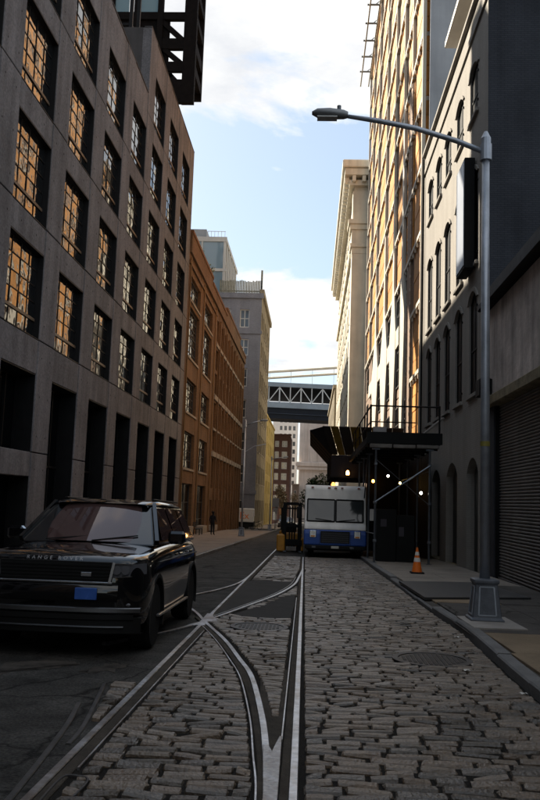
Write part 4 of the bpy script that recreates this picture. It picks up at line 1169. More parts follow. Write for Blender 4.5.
# ------------------------------------------------------------------ street lamps
def street_lamp(x, y, base, label, arm=None, arm2=None, top=7.85, scale=1.):
    z = g(y)+base
    e = empty('street_lamp', (x, y, z), label=label, cat='street lamp', group='street lamps')
    b = MB()
    def ring(s_, zz): return [(x-s_, y-s_, zz), (x+s_, y-s_, zz), (x+s_, y+s_, zz), (x-s_, y+s_, zz)]
    lv = [(.26, z), (.26, z+.03), (.225, z+.05), (.17, z+.56), (.195, z+.58), (.195, z+.63), (.12, z+.645)]
    vv = [p for s_, zz in lv for p in ring(s_, zz)]; ff = [(0, 3, 2, 1), tuple(len(vv)-4+i for i in range(4))]
    for i in range(len(lv)-1):
        for j in range(4): ff.append((i*4+j, i*4+(j+1) % 4, (i+1)*4+(j+1) % 4, (i+1)*4+j))
    b.add(vv, ff); bs = b.build('base', galv_base, e, bevel=.012)
    b = MB()
    for (fx, fy) in ((0, -1), (-1, 0)):      # recessed hand-hole panels
        p = []
        for (u, h) in ((-.135, .09), (.135, .09), (.11, .52), (-.11, .52)):
            o_ = .225-(h-.05)/.51*.055+.003
            p.append((x+u, y-o_, z+h) if fy else (x-o_, y+u, z+h))
        for i in range(4):
            q0, q1 = p[i], p[(i+1) % 4]; b.bar(q0, q1, .022, .014, (0, 1, 0) if fy else (1, 0, 0))
    b.build('panel_frame', galv, bs)
    MB().tube([(x, y, z+.63), (x, y, z+4), (x, y, top)], [.080, .072, .060], 14).build('pole', galv, e, smooth=True)
    MB().lathe([(.085, top-.35), (.085, top), (.06, top+.05), (.03, top+.12), (.01, top+.13)], 12, (x, y, 0)).build('pole_cap', galv, e)
    pts = arm
    MB().tube(pts, [.045]*(len(pts)-1)+[.035], 10).build('arm', galv, e, smooth=True)
    MB().lathe([(.10, pts[0][2]-.16), (.10, pts[0][2]+.12)], 12, (x, y, 0)).build('arm_clamp', galv, e)
    ex, ey, ez = pts[-1]; sgn = -1 if ex < x else 1
    L_ = .62*scale
    rows = []
    for i, (t, w, h) in enumerate(((0, .06, .06), (.12, .10, .085), (.5, .135, .10), (.85, .115, .08), (1., .04, .03))):
        rows.append([(ex+sgn*t*L_, ey+w*math.cos(a), ez+.02+.03*t+h*math.sin(a)*(.75 if math.sin(a) < 0 else 1)) for a in [2*math.pi*j/12 for j in range(13)]])
    lum = MB().grid(rows).build('luminaire', mat('luminaire_grey', (.24, .25, .26), .5, metal=.3), e, smooth=True)
    MB().lathe([(.035, ez+.11), (.035, ez+.19), (.01, ez+.2)], 10, (ex+sgn*.25*L_, ey, 0)).build('photocell', galv_base, lum)
    MB().box(ex+sgn*.3*L_, ex+sgn*.85*L_, ey-.09, ey+.09, ez-.048, ez-.03).build('lens', glass_mat('lamp_lens', (.5, .5, .47), .25, 1.5), lum)
    if arm2:
        MB().tube(arm2, .03, 8).build('lower_arm', galv, e)
    return e
sl1 = street_lamp(2.79, 13.6, .15, 'galvanised street lamp with long curved arm on the right pavement',
                  [(2.74, 13.6, 7.62), (2.3, 13.6, 7.80), (1.6, 13.6, 8.02), (1.0, 13.6, 8.14), (.45, 13.6, 8.22)], top=7.85)
MB().lathe([(.079, 2.62), (.079, 2.70)], 12, (2.79, 13.6, 0)).build('warning_tape', mat('tape_yellow', (.22, .19, .04), .6), sl1)
street_lamp(-5.24, 64, .14, 'grey street lamp on the left pavement in front of the brick warehouse',
            [(-5.2, 64, 7.4), (-4.6, 64, 7.6), (-4.1, 64, 7.75)], [(-5.2, 64, 5.3), (-4.5, 64, 5.75), (-3.6, 64, 5.95)], top=7.7)
street_lamp(-4.9, 101, .14, 'distant street lamp on the left pavement by the cross street',
            [(-4.9, 101, 6.6), (-4.2, 101, 6.8), (-3.5, 101, 6.9)], None, top=6.9)

# ------------------------------------------------------------------ traffic cone
cx_, cy_ = 3.2, 25.3; cz = g(cy_)+.14
cn = empty('traffic_cone', (cx_, cy_, cz), label='orange traffic cone with two white bands on the right pavement', cat='traffic cone')
orange = mat('cone_orange', (.80, .17, .015), .5, var=.12, vscale=4)
MB().cbox(cx_-.20, cx_+.20, cy_-.20, cy_+.20, cz, cz+.045, .015).build('base', mat('rubber_black', (.018, .017, .017), .8), cn)
prof = [(.155, .045), (.15, .06), (.028, .74), (.024, .755), (.005, .757)]
MB().lathe(prof, 24, (cx_, cy_, cz)).build('body', orange, cn, smooth=False)
def rc(h): return .15+(.028-.15)*(h-.06)/.68+.003
for (h0, h1) in ((.34, .46), (.53, .63)):
    MB().lathe([(rc(h0), h0), (rc(h1), h1)], 24, (cx_, cy_, cz)).build('band', mat('cone_white', (.70, .68, .64), .5, var=.08), cn)

# ------------------------------------------------------------------ black car at left
paint = mat('black_paint', (.004, .004, .0045), .10, var=.05, spec=.3, coat=.7)
trim = mat('black_trim', (.006, .006, .006), .5, var=.2, spec=.2)
chrome = mat('satin_chrome', (.45, .45, .46), .25, metal=1, var=.08)
tyre_m = mat('tyre', (.016, .016, .016), .8, var=.2, vscale=8)
rim_m = mat('alloy', (.40, .39, .38), .3, metal=1, var=.1)
lampg = glass_mat('headlamp_glass', (.10, .10, .11), .05, 1.6)
cglass = glass_mat('car_glass', (.06, .036, .034), .02, 1.75, .0)
cglass.node_tree.nodes['Principled BSDF'].inputs['Specular Tint'].default_value = (1, .84, .80, 1)
def loft(stations, prof):
    rows = []
    for (y, w, zb, zt) in stations:
        half = [(a*w, (zb + h if mode == 'b' else (zt + h if mode == 't' else h))) for a, h, mode in prof]
        rows.append([(x, y, z) for x, z in half] + [(-x, y, z) for x, z in half[::-1]])
    b = MB(); n = len(rows[0])
    b.grid(rows)
    b.f.append(tuple(range(n))[::-1]); b.f.append(tuple(len(b.v)-n+i for i in range(n)))
    return b
def wheel(parent, x, y, r, w, sgn, detail=True):
    wroot = MB().lathe([(r*.70, -w/2), (r*.93, -w/2), (r, -w/2+.04), (r, w/2-.04), (r*.93, w/2), (r*.70, w/2)], 32, (x, y, r), 'x').build('wheel', tyre_m, parent, smooth=False)
    xo = x+sgn*(w/2-.03)
    b = MB(); b.lathe([(r*.72, xo-.02), (r*.72, xo+.02), (r*.66, xo+.02), (r*.64, xo-.03), (.02, xo-.05)], 32, (0, y, r), 'x')
    b.lathe([(r*.17, xo-.04), (r*.15, xo+.02), (.01, xo+.02)], 14, (0, y, r), 'x')
    if detail:
        for i in range(10):
            a = 2*math.pi*i/10
            b.bar((xo-.0, y+math.cos(a)*r*.12, r+math.sin(a)*r*.12), (xo+.005, y+math.cos(a)*r*.69, r+math.sin(a)*r*.69), .035, .03, (1, 0, 0))
    b.build('rim', rim_m, wroot)
    return wroot
def big_car(loc, label, group, detail=True, pm=None, lights=None, rz=0):
    pm = pm or paint
    e = empty('parked_car', loc, (-SL, 0, rz), label=label, cat='car', group=group, local=True)
    st = [(-.03, .55, .48, .99), (.0, .76, .40, 1.03), (.06, .88, .34, 1.09), (.17, .965, .30, 1.135), (.38, 1.01, .28, 1.16), (.6, 1.015, .27, 1.175), (1.35, 1.0, .28, 1.225), (2.2, 1.0, .28, 1.245),
          (3.5, 1.0, .28, 1.255), (4.5, .985, .29, 1.25), (4.9, .94, .36, 1.21), (5.0, .86, .45, 1.12)]
    prof = [(0, 0, 'b'), (.90, 0, 'b'), (.99, .06, 'b'), (1.01, .62, 'a'), (.998, .88, 'a'), (.975, -.17, 't'), (.93, -.045, 't'), (.80, -.005, 't'), (.4, .012, 't'), (0, .02, 't')]
    body = loft(st, prof).build('body', pm, e, smooth=True, sub=2 if detail else 1)
    # cut the wheel wells out of the body
    cut = MB()
    for s_ in (-1, 1):
        for yy in (.93, 3.98): cut.lathe([(.45, s_*.58), (.45, s_*1.3)], 40, (0, yy, .40), 'x')
    cme = cut.mesh('cut'); co = bpy.data.objects.new('cut', cme); col.objects.link(co)
    co.parent = e
    bo = body.modifiers.new('wells', 'BOOLEAN'); bo.object = co; bo.operation = 'DIFFERENCE'; bo.solver = 'EXACT'
    dg = bpy.context.evaluated_depsgraph_get(); nm = bpy.data.meshes.new_from_object(body.evaluated_get(dg))
    body.modifiers.clear(); body.data = nm; bpy.data.objects.remove(co); bpy.data.meshes.remove(cme)
    for p in nm.polygons: p.use_smooth = True
    try: nm.set_sharp_from_angle(angle=R(40))
    except Exception: pass
    MB().box(-.60, .60, .3, 4.6, .22, .8).build('underbody', trim, e)
    cab = MB(); bz0, bz1 = 1.2, 1.745
    B0 = [(-.90, 1.24), (.90, 1.24), (.90, 4.88), (-.90, 4.88)]; T0 = [(-.67, 2.10), (.67, 2.10), (.67, 4.52), (-.67, 4.52)]
    cab.add([(x, y, bz0) for x, y in B0] + [(x, y, bz1) for x, y in T0], [(0, 3, 2, 1), (4, 5, 6, 7)] + [(i, (i+1) % 4, 4+(i+1) % 4, 4+i) for i in range(4)])
    cab.build('cabin', pm, e, bevel=.05, seg=3)
    rf_ = [(1.98, .62, 1.735), (2.10, .675, 1.765), (2.6, .70, 1.79), (3.6, .70, 1.79), (4.4, .685, 1.77), (4.7, .66, 1.735)]
    rows = []
    for (y, w, z) in rf_:
        rows.append([(w*u, y, z + .028*(1-u*u) - (.035 if abs(u) == 1 else 0)) for u in (-1, -.96, -.7, -.35, 0, .35, .7, .96, 1)])
    MB().grid(rows).build('roof', pm, e, smooth=True)
    rows = []
    for t in (0, .25, .5, .75, 1):
        y, z, w = 1.30+(2.04-1.30)*t, 1.235+(1.72-1.235)*t, .83+(.625-.83)*t
        rows.append([(w*u, y+.10*u*u-.03-.012*math.sin(math.pi*t), z+.012) for u in (-1, -.75, -.5, -.25, 0, .25, .5, .75, 1)])
    MB().grid(rows).build('windscreen', cglass, e, smooth=True)
    def sp(s_, y, z): return (s_*(.90-(z-1.2)*.422+.012), y, z)
    for s_ in (-1, 1):
        for poly in ([(1.72, 1.27), (2.12, 1.69), (2.80, 1.705), (2.80, 1.27)], [(2.88, 1.27), (2.88, 1.705), (3.75, 1.70), (3.85, 1.27)], [(3.93, 1.27), (3.83, 1.70), (4.35, 1.68), (4.65, 1.29)]):
            b = MB(); b.add([sp(s_, y, z) for y, z in poly], [(0, 1, 2, 3)]); b.build('side_window', cglass, e, fix=False)
        b = MB(); b.bar(sp(s_, 1.32, 1.25), sp(s_, 2.08, 1.74), .05, .07); b.build('windscreen_pillar', pm, e)
        MB().cbox(s_*.985-.004 if s_ > 0 else -1.003, 1.003 if s_ > 0 else -.981, 1.0, 4.4, 1.02, 1.032, .003).build('shoulder_line', trim, e)
        for yy in (.93, 3.98):
            b = MB(); xo = s_*1.002
            b.add([(xo+s_*dx, yy+math.cos(a)*rr, .40+math.sin(a)*rr) for a in [math.pi*(-.12+1.24*i/30) for i in range(31)] for rr, dx in ((.445, -.06), (.445, .012), (.49, .012), (.49, -.02))], [(4*i+j, 4*i+j+1, 4*i+5+j, 4*i+4+j) for i in range(30) for j in range(3)]); b.build('wheel_arch', trim, e)
            wheel(e, s_*.855, yy, .395, .26, s_, detail)
        m_ = MB().cbox(min(s_*.98, s_*1.20), max(s_*.98, s_*1.20), 1.62, 1.78, 1.23, 1.40, .035).build('mirror', pm, e)
        MB().box(min(s_*1.0, s_*1.18), max(s_*1.0, s_*1.18), 1.782, 1.786, 1.25, 1.38).build('mirror_glass', chrome, m_)
        MB().cbox(min(s_*.985, s_*1.03), max(s_*.985, s_*1.03), 1.0, 3.4, .36, .40, .01).build('side_step', rim_m, e)
        for yy in (2.55, 3.55): MB().cbox(min(s_*.99, s_*1.012), max(s_*.99, s_*1.012), yy, yy+.24, 1.05, 1.085, .008).build('door_handle', pm, e)
        if detail:
            hl = MB(); hl.add([(s_*.62, -.035, .885), (s_*.83, .045, .90), (s_*.985, .27, .93), (s_*.98, .27, 1.05), (s_*.83, .05, 1.04), (s_*.645, -.028, 1.05)], [(0, 1, 4, 5), (1, 2, 3, 4)])
            h_ = hl.build('headlight', lampg, e, fix=False)
            for u, yy in ((.70, -.022), (.79, .012)):
                MB().lathe([(.05, yy-.01), (.045, yy+.02), (.01, yy+.03)], 14, (s_*u, 0, .975), 'y').build('projector', lampg, h_)
            MB().bar((s_*.63, -.055, .835), (s_*.67, -.045, 1.06), .03, .02, (0, 1, 0)).build('grille_end', chrome, e)
            MB().cbox(min(s_*.74, s_*.86), max(s_*.74, s_*.86), .03, .12, .575, .61, .01).build('fog_lamp', lampg, e)
        else:
            MB().cbox(min(s_*.60, s_*.9), max(s_*.60, s_*.9), -.03, .1, .86, 1.0, .02).build('headlight', lights or lampg, e)
    gr = MB().box(-.64, .64, -.03, .02, .83, 1.06).build('grille', trim, e)
    b = MB()
    for i in range(5): b.box(-.62, .62, -.045, -.03, .865+.037*i, .883+.037*i)
    b.build('grille_slats', trim if detail else chrome, gr)
    MB().cbox(-.64, .66, -.052, -.02, .822, .842, .004).build('grille_trim', chrome, gr)
    if detail:
        def wrap(xw, y0_, dep, z0, z1):
            b = MB(); rows = []
            for i in range(25):
                x = -xw + 2*xw*i/24; yc = y0_ + .17*abs(x)**3.2
                rows.append([(x, yc+dep, z0), (x, yc+.012, z0), (x, yc, z0+.01), (x, yc, z1-.01), (x, yc+.012, z1), (x, yc+dep, z1)])
            b.grid(rows); return b
        wrap(.72, -.075, .10, .62, .81).build('bumper_panel', paint, e, smooth=True)
        wrap(.97, -.085, .10, .50, .562).build('bumper_blade', mat('dark_silver', (.16, .16, .165), .35, metal=1, var=.1), e)
        wrap(.90, -.075, .10, .42, .49).build('lower_intake', trim, e)
        wrap(.80, -.085, .10, .335, .36).build('skid_plate', mat('dark_silver', (.16, .16, .165), .35, metal=1), e)
        wrap(.98, -.055, .16, .27, .46).build('lower_bumper', trim, e)
        cu = bpy.data.curves.new('lettering', 'FONT'); cu.body = 'RANGE ROVER'; cu.size = .062; cu.space_character = 1.75; cu.extrude = .002; cu.align_x = 'CENTER'; cu.align_y = 'CENTER'
        tmp = bpy.data.objects.new('tmp', cu); col.objects.link(tmp); dg = bpy.context.evaluated_depsgraph_get()
        me = bpy.data.meshes.new_from_object(tmp.evaluated_get(dg)); bpy.data.objects.remove(tmp)
        link('lettering', me, chrome, e, loc=(-.02, -.012, 1.088), rot=(R(62), 0, 0))
        MB().cbox(.25, .50, -.086, -.068, .645, .775, .006).build('reflection_panel', mat('reflection_blue', (.035, .10, .36), .25, var=.2, vscale=6), e)  # blue panel stands in for the sky reflected in the bumper
        for s_ in (-1, 1):
            MB().bar((s_*.66, -.034, 1.047), (s_*.86, .062, 1.04), .012).build('daytime_lamp', chrome, e)
            MB().bar((s_*.66, -.036, .893), (s_*.86, .06, .906), .008).build('headlight_trim', chrome, e)
        MB().cbox(.30, .42, -.056, -.046, .90, .945, .003).build('badge', chrome, gr)
        # wipers and steering wheel rim behind glass line
        MB().bar((-.55, 1.27, 1.255), (.10, 1.40, 1.32), .015).build('wiper', trim, e)
        MB().bar((.05, 1.27, 1.255), (.62, 1.42, 1.33), .015).build('wiper', trim, e)
        for x in (-.62, .62): MB().cbox(x-.02, x+.02, 2.3, 4.4, 1.80, 1.825, .006).build('roof_rail', trim, e)
    return e
big_car((-2.86, 9.42, g(9.42)+.004), 'large black luxury off-road car parked at left with its front to the camera', 'cars in the street')
big_car((-4.25, 134, g(134)), 'small distant dark car facing us at the far end of the street', 'cars in the street', False, mat('far_car_paint', (.05, .05, .055), .3, coat=.5), mat('headlamp_pale', (.8, .8, .78), .3))

big_car((-3.9, 150, g(150)), 'silver parked car behind the small dark car at the far left kerb', 'cars in the street', False, mat('far_car_silver', (.32, .32, .33), .3, coat=.5), MATS['headlamp_pale'])
big_car((.9, 168, g(168)), 'white parked car farthest up the street on the right', 'cars in the street', False, mat('far_car_white', (.6, .6, .58), .3, coat=.5), MATS['headlamp_pale'])
# ------------------------------------------------------------------ step van
TKx, TKy = 1.06, 35.7
T = empty('step_van', (TKx, TKy, g(TKy)+.02), (-SL, 0, 0), label='white and blue step van parked facing us beside the scaffold', cat='van', local=True)
twhite = mat('van_white', (.82, .78, .73), .45, var=.10, vscale=1.2, streak=.15)
tblue = mat('van_blue', (.02, .075, .32), .4, var=.15, vscale=1.5)
HW = 1.32
prof_up = [(.16, 1.17), (.22, 1.36), (.40, 1.47), (.62, 2.50), (.66, 2.95), (.78, 3.06), (1.0, 3.09), (6.4, 3.09), (6.5, 3.0), (6.5, 1.17)]
MB().prism(prof_up, 'x', -HW, HW).build('body', twhite, T, bevel=.06)
MB().prism([(.10, .52), (.10, 1.0), (.15, 1.168), (6.5, 1.168), (6.5, .52)], 'x', -HW-.006, HW+.006).build('lower_body', tblue, T, bevel=.05)
def wy(z): return .40+(z-1.47)/(2.50-1.47)*.22
for s_ in (-1, 1):
    x0, x1 = (.03, 1.20) if s_ > 0 else (-1.20, -.03)
    fr_ = MB()
    z0, z1 = 1.53, 2.46
    P4 = [(x0, wy(z0)-.012, z0), (x1, wy(z0)-.012, z0), (x1, wy(z1)-.012, z1), (x0, wy(z1)-.012, z1)]
    for i in range(4): fr_.bar(P4[i], P4[(i+1) % 4], .06, .05, (0, 1, .2))
    f_ = fr_.build('windscreen', trim, T)
    MB().quad(*[(p[0], p[1]-.008, p[2]) for p in P4]).build('pane', glass_mat('van_glass', (.035, .04, .042), .06, 1.6, .03, .8), f_, fix=False)
    MB().bar((s_*.15, wy(1.55)-.045, 1.56), (s_*.85, wy(1.62)-.05, 1.64), .025).build('wiper', trim, T)
    hb = MB().cbox(s_*.94-.14, s_*.94+.14, .06, .10, .84, 1.14, .02).build('headlight', chrome, T)
    MB().lathe([(.085, .045), (.08, .065), (.02, .07)], 16, (s_*.94, 0, 1.04), 'y').build('lens', mat('lens_pale', (.75, .74, .70), .2), hb)
    MB().box(s_*.94-.09, s_*.94+.09, .048, .062, .87, .93).build('indicator', mat('amber_lens', (.65, .22, .03), .3), hb)
    b = MB().bar((s_*1.32, .7, 2.15), (s_*1.56, .55, 2.15), .03).bar((s_*1.32, .7, 1.6), (s_*1.56, .55, 1.6), .03)
    mr = b.build('mirror_arm', trim, T)
    MB().cbox(s_*1.57-.09, s_*1.57+.09, .52, .58, 1.62, 2.12, .02).build('mirror', trim if s_ < 0 else twhite, mr)
    for yy in (1.2, 5.0): wheel(T, s_*1.02, yy, .40, .26, s_, False)
    MB().box(s_*1.323, s_*1.335, 1.3, 2.1, .75, 2.75).build('side_door', twhite, T)
b = MB().box(-.62, .62, .07, .10, .62, 1.12)
gr = b.build('grille', trim, T)
b = MB()
for i in range(8): b.box(-.58, .58, .055, .07, .65+.055*i, .675+.055*i)
b.build('grille_slats', mat('grille_grey', (.06, .06, .065), .5), gr)
MB().cbox(-1.28, 1.28, .0, .14, .36, .52, .02).build('bumper', trim, T)
for x in (-1.0, -.28, 0, .28, 1.0): MB().cbox(x-.055, x+.055, .60, .70, 2.965, 3.005, .008).build('marker_lamp', mat('marker_amber', (.32, .08, .03), .4), T)
MB().cbox(-.98, -.82, -.01, .02, .40, .48, .01).build('fog_lamp', lampg, T); MB().cbox(.62, .80, -.01, .02, .40, .48, .01).build('fog_lamp', lampg, T)
MB().box(-1.2, 1.2, .3, 6.4, .3, .52).build('chassis', trim, T)
MB().cbox(-.16, .16, -.02, .0, .40, .50, .004).build('number_plate', mat('plate_pale', (.5, .48, .42), .5), T)
for x in (-.66, .66): MB().box(x-.006, x+.006, .085, .105, .55, 1.16).build('panel_seam', trim, T)
MB().box(-1.2, 1.2, .628, .645, 2.55, 2.562).build('panel_seam', trim, T)
MB().lathe([(.09, 3.1), (.09, 3.16), (.05, 3.24), (.01, 3.25)], 12, (-.1, 1.2, 0)).build('beacon', mat('beacon_amber', (.8, .3, .05), .3, emit=(1, .35, .08), es=1.2), T)

# ------------------------------------------------------------------ scaffold shed over the right pavement
shed_m = mat('shed_black', (.008, .0085, .0085), .7, var=.3, vscale=1)
pole_m = mat('scaffold_tube', (.11, .12, .135), .45, metal=.7, var=.25, vscale=3)
brd = mat('old_board', (.17, .155, .14), .9, var=.3, vscale=3, streak=.2)
SH = empty('scaffold_shed', (3.6, 31, g(31)+.14), label='dark scaffold shed with platform and railing over the right pavement', cat='scaffold')
for yy in (31, 34.5, 38, 41.5):
    for xx in (2.36, 4.34):
        MB().tube([(xx, yy, g(yy)+.13), (xx, yy, 3.66)], .042, 10).build('post', pole_m, SH)
        MB().cbox(xx-.1, xx+.1, yy-.1, yy+.1, g(yy)+.13, g(yy)+.15, .004).build('foot_plate', pole_m, SH)
        MB().bar((xx-.14, yy, 3.68), (xx+.14, yy, 3.68), .10, .06).build('head_plate', pole_m, SH)
for i in range(3):
    x0 = 2.12+.86*i
    MB().cbox(x0, x0+.82, 30.85, 31.05, 3.71+.01*i, 3.86-.01*(i % 2), .02).build('ledger_board', brd, SH)
MB().box(2.0, 4.75, 30.98, 45.5, 3.88, 4.12).build('platform', shed_m, SH)
MB().box(2.0, 4.78, 30.85, 30.97, 3.88, 4.30).build('fascia_board', shed_m, SH)
for i in range(8): MB().box(2.1, 4.7, 31.5+1.8*i, 31.62+1.8*i, 3.70, 3.88).build('joist', shed_m, SH)
for xx in (2.14, 4.68): MB().tube([(xx, 30.95, 4.1), (xx, 30.95, 5.32)], .035, 8).build('rail_post', black_metal, SH)
MB().tube([(2.14, 30.95, 5.28), (4.68, 30.95, 5.28)], .03, 8).build('rail', black_metal, SH)
MB().tube([(2.14, 30.95, 4.68), (3.8, 30.95, 4.68)], .022, 8).build('rail', black_metal, SH)
MB().tube([(2.14, 30.95, 5.28), (2.14, 44, 5.28)], .03, 8).build('rail', black_metal, SH)
MB().tube([(2.14, 30.95, 4.68), (2.14, 44, 4.68)], .022, 8).build('rail', black_metal, SH)
for yy in (34.5, 38, 41.5, 44): MB().tube([(2.14, yy, 4.1), (2.14, yy, 5.3)], .03, 8).build('rail_post', black_metal, SH)
MB().tube([(2.36, 30.93, 1.72), (4.34, 30.93, 3.10)], .026, 8).build('diagonal_brace', mat('bright_tube', (.28, .32, .37), .4, metal=.7), SH)
MB().tube([(2.36, 31.07, 3.30), (4.34, 31.07, 1.66)], .014, 8).build('diagonal_brace', pole_m, SH)
MB().tube([(2.30, 34.5, 3.6), (2.30, 38, .4)], .026, 8).build('diagonal_brace', pole_m, SH)
MB().bar((3.95, 31.2, 4.15), (4.9, 31.5, 4.95), .2, .05).build('stored_board', brd, SH)
MB().box(2.25, 2.75, 31.2, 31.3, 4.14, 4.52).build('stored_board', mat('tarp_grey', (.3, .29, .29), .7), SH)
MB().box(5.0, 5.06, 36.0, 56, -1, 3.9).build('hoarding', shed_m, SH)
MB().box(2.9, 5.0, 44.2, 44.26, -1, 3.9).build('hoarding', shed_m, SH)

for xx in (2.36, 4.34):
    for zz in (1.7, 3.12, .3): MB().cbox(xx-.06, xx+.06, 30.92, 31.08, zz-.05, zz+.05, .01).build('clamp', pole_m, SH)
MB().tube([(2.36, 31, .55), (2.36, 41.5, .35)], .022, 8).build('ledger_tube', pole_m, SH)
MB().tube([(4.34, 31, 2.9), (4.34, 41.5, 2.8)], .022, 8).build('ledger_tube', pole_m, SH)
MB().tube([(2.4, 32.9, 3.55), (3.0, 33, 3.42), (3.6, 32.2, 3.46), (4.1, 31.5, 3.40), (4.34, 31.4, 3.6)], .008, 5).build('cable', black_metal, SH)
HB = empty('plywood_barricade', (2.95, 32, g(32)+.14), label='black plywood barricade with two small notices under the scaffold shed', cat='barricade')
MB().cbox(2.52, 3.25, 32.0, 32.9, g(32)+.13, 1.45, .01).build('panel', shed_m, HB)
MB().cbox(3.27, 3.95, 32.1, 32.9, g(32)+.13, 1.25, .01).build('panel', shed_m, HB)
MB().box(2.66, 2.88, 31.985, 31.998, .80, 1.08).build('notice', mat('notice_paper', (.06, .055, .065), .8), HB)
MB().box(3.36, 3.55, 32.085, 32.098, .45, .80).build('notice', mat('notice_paper', (.06, .055, .065), .8), HB)

def bulb(x, y, z, c, es, label, r=.055):
    e = empty('work_lamp', (x, y, z), label=label, cat='lamp', group='lit work lamps under the scaffold and canopy')
    MB().lathe([(.012, -r), (r*.8, -r*.6), (r, 0), (r*.8, r*.6), (r*.4, r*1.1)], 12, (x, y, z)).build('bulb', mat('bulb_%d_%d' % (c[1]*100, es), c, .4, emit=c, es=es), e, smooth=True)
    MB().lathe([(r*.5, r*1.0), (r*.5, r*2.2)], 10, (x, y, z)).build('socket', black_metal, e)
    MB().tube([(x, y, z+r*2.2), (x, y, 3.75 if z < 3.6 and y < 46 else z+.4)], .008, 5).build('cord', black_metal, e)
bulb(3.0, 33, 2.75, (1, .93, .75), 5, 'white lit bulb left of the diagonal brace under the scaffold', .05)
bulb(4.10, 31.5, 2.10, (1, .95, .82), 5, 'white lit bulb right of the diagonal brace under the scaffold', .055)
bulb(4.21, 40, 2.67, (1, .62, .16), 7, 'yellow lit bulb deeper under the scaffold', .055)
bulb(3.19, 43.5, 2.81, (1, .40, .06), 6, 'orange lamp between the van and the scaffold', .08)

# ------------------------------------------------------------------ flared canopy with yellow stripes over the loading bay
CN = empty('loading_canopy', (3, 47, 3), label='dark flared canopy with yellow stripes over the loading bay behind the van', cat='canopy')
cdk = mat('canopy_black', (.013, .013, .014), .75, var=.3, vscale=1)
cyl = mat('canopy_yellow', (.085, .062, .012), .7, var=.3, vscale=2)
CXa, CXb, CYa, CYb = 1.05, 4.9, 46.0, 58.0
MB().box(CXa, CXb, CYa, CYb, 3.05, 4.25).build('box', mat('canopy_panel', (.020, .019, .024), .8, var=.2), CN)
MB().box(CXa-.03, CXb, CYa-.05, CYa-.001, 3.02, 3.12).build('bottom_trim', cdk, CN)
Zt, Zb, O = 5.72, 4.26, 1.22
def flare(u0, u1, side):      # one board of the flared skirt between parameters u0..u1
    if side == 'f':
        x = lambda u, o_: (CXa - (O if o_ else 0)*.65*(1-u)) + (CXb-CXa)*u
        lo = [(x(u0, 0), CYa, Zb), (x(u1, 0), CYa, Zb)]; hi = [(CXa-.55*(1-u1)+(CXb-CXa)*u1, CYa-1.0, Zt), (CXa-.55*(1-u0)+(CXb-CXa)*u0, CYa-1.0, Zt)]
        off = Vector((0, .06, .04))
    else:
        yy = lambda u: CYa + (CYb-CYa)*u
        lo = [(CXa, yy(u0), Zb), (CXa, yy(u1), Zb)]; hi = [(CXa-O, yy(u1)-.5*(1-u1), Zt-.18), (CXa-O, yy(u0)-.5*(1-u0), Zt-.18)]
        off = Vector((.06, 0, .04))
    q = [Vector(p) for p in lo+hi]
    return MB().add([tuple(p) for p in q] + [tuple(p+off) for p in q], [(0, 1, 2, 3), (7, 6, 5, 4)] + [(i, (i+1) % 4, 4+(i+1) % 4, 4+i) for i in range(4)])
ue = [0, .10, .20, .34, .47, .60, .73, .86, 1.0]
for i in range(8): flare(ue[i]+.003, ue[i+1]-.003, 'f').build('skirt_board', cyl if i in (1, 3, 5) else cdk, CN)
for i in range(14): flare(i/14+.002, (i+1)/14-.002, 's').build('skirt_board', cyl if i % 3 == 1 else cdk, CN)
MB().add([(CXa, CYa, Zb), (CXa+.06, CYa+.06, Zb+.03), (CXa-.50, CYa-1.0, Zt), (CXa-O, CYa-.5, Zt-.18), (CXa-1.0, CYa-.4, Zt-.1)], [(0, 2, 3), (1, 4, 2), (0, 3, 4, 1)]).build('corner_board', cdk, CN)
for yy in (46.3, 52, 57.5): MB().tube([(1.25, yy, g(yy)+.1), (1.25, yy, 3.06)], .06, 8).build('post', cdk, CN)
def amber(x, y, z, label):
    e = empty('amber_lamp', (x, y, z), label=label, cat='lamp', group='amber lamps on the loading canopy')
    MB().cbox(x-.10, x+.10, y+.02, y+.08, z-.16, z+.16, .01).build('housing', cdk, e)
    MB().lathe([(.085, -.11), (.095, 0), (.06, .12), (.01, .14)], 12, (x, y-.04, z)).build('lens', mat('amber_lit', (1, .5, .15), .4, emit=(1, .50, .16), es=4), e, smooth=True)
amber(1.96, 45.85, 3.28, 'lit amber lamp on the front of the loading canopy')

# ------------------------------------------------------------------ forklift beside the van
FK = empty('forklift', (-.86, 40, g(40)), (-SL, 0, R(4)), label='yellow forklift with tall dark mast standing left of the van', cat='forklift', local=True)
fy = mat('forklift_yellow', (.42, .19, .02), .5, var=.25, vscale=3)
for x in (-.36, .36):
    MB().cbox(x-.09, x+.09, .0, .16, .12, 2.36, .015).build('mast_rail', shed_m, FK)
    MB().cbox(x-.05, x+.05, .16, .30, .3, 2.1, .01).build('mast_rail', shed_m, FK)
    MB().cbox(x-.07, x+.07, -.95, 0, .06, .11, .01).build('fork', pole_m, FK)
for z in (.5, 1.2, 2.25): MB().cbox(-.30, .30, .02, .12, z, z+.14, .01).build('mast_crosshead', shed_m, FK)
for x in (-.12, .0, .12): MB().tube([(x, .08, .3), (x, .08, 2.2)], .03, 8).build('lift_chain', shed_m, FK)
MB().cbox(-.48, .48, -.08, -.0, .35, .62, .01).build('carriage', shed_m, FK)
MB().cbox(-.5, .5, .35, 1.5, .30, .95, .08).build('chassis', fy, FK)
MB().cbox(-.55, .55, 1.5, 2.25, .28, 1.1, .15).build('counterweight', fy, FK)
MB().cbox(-.72, -.34, -.18, .34, .06, .86, .05).build('wheel_guard', fy, FK)
MB().cbox(.40, .56, .0, .34, .1, .72, .04).build('wheel_guard', fy, FK)
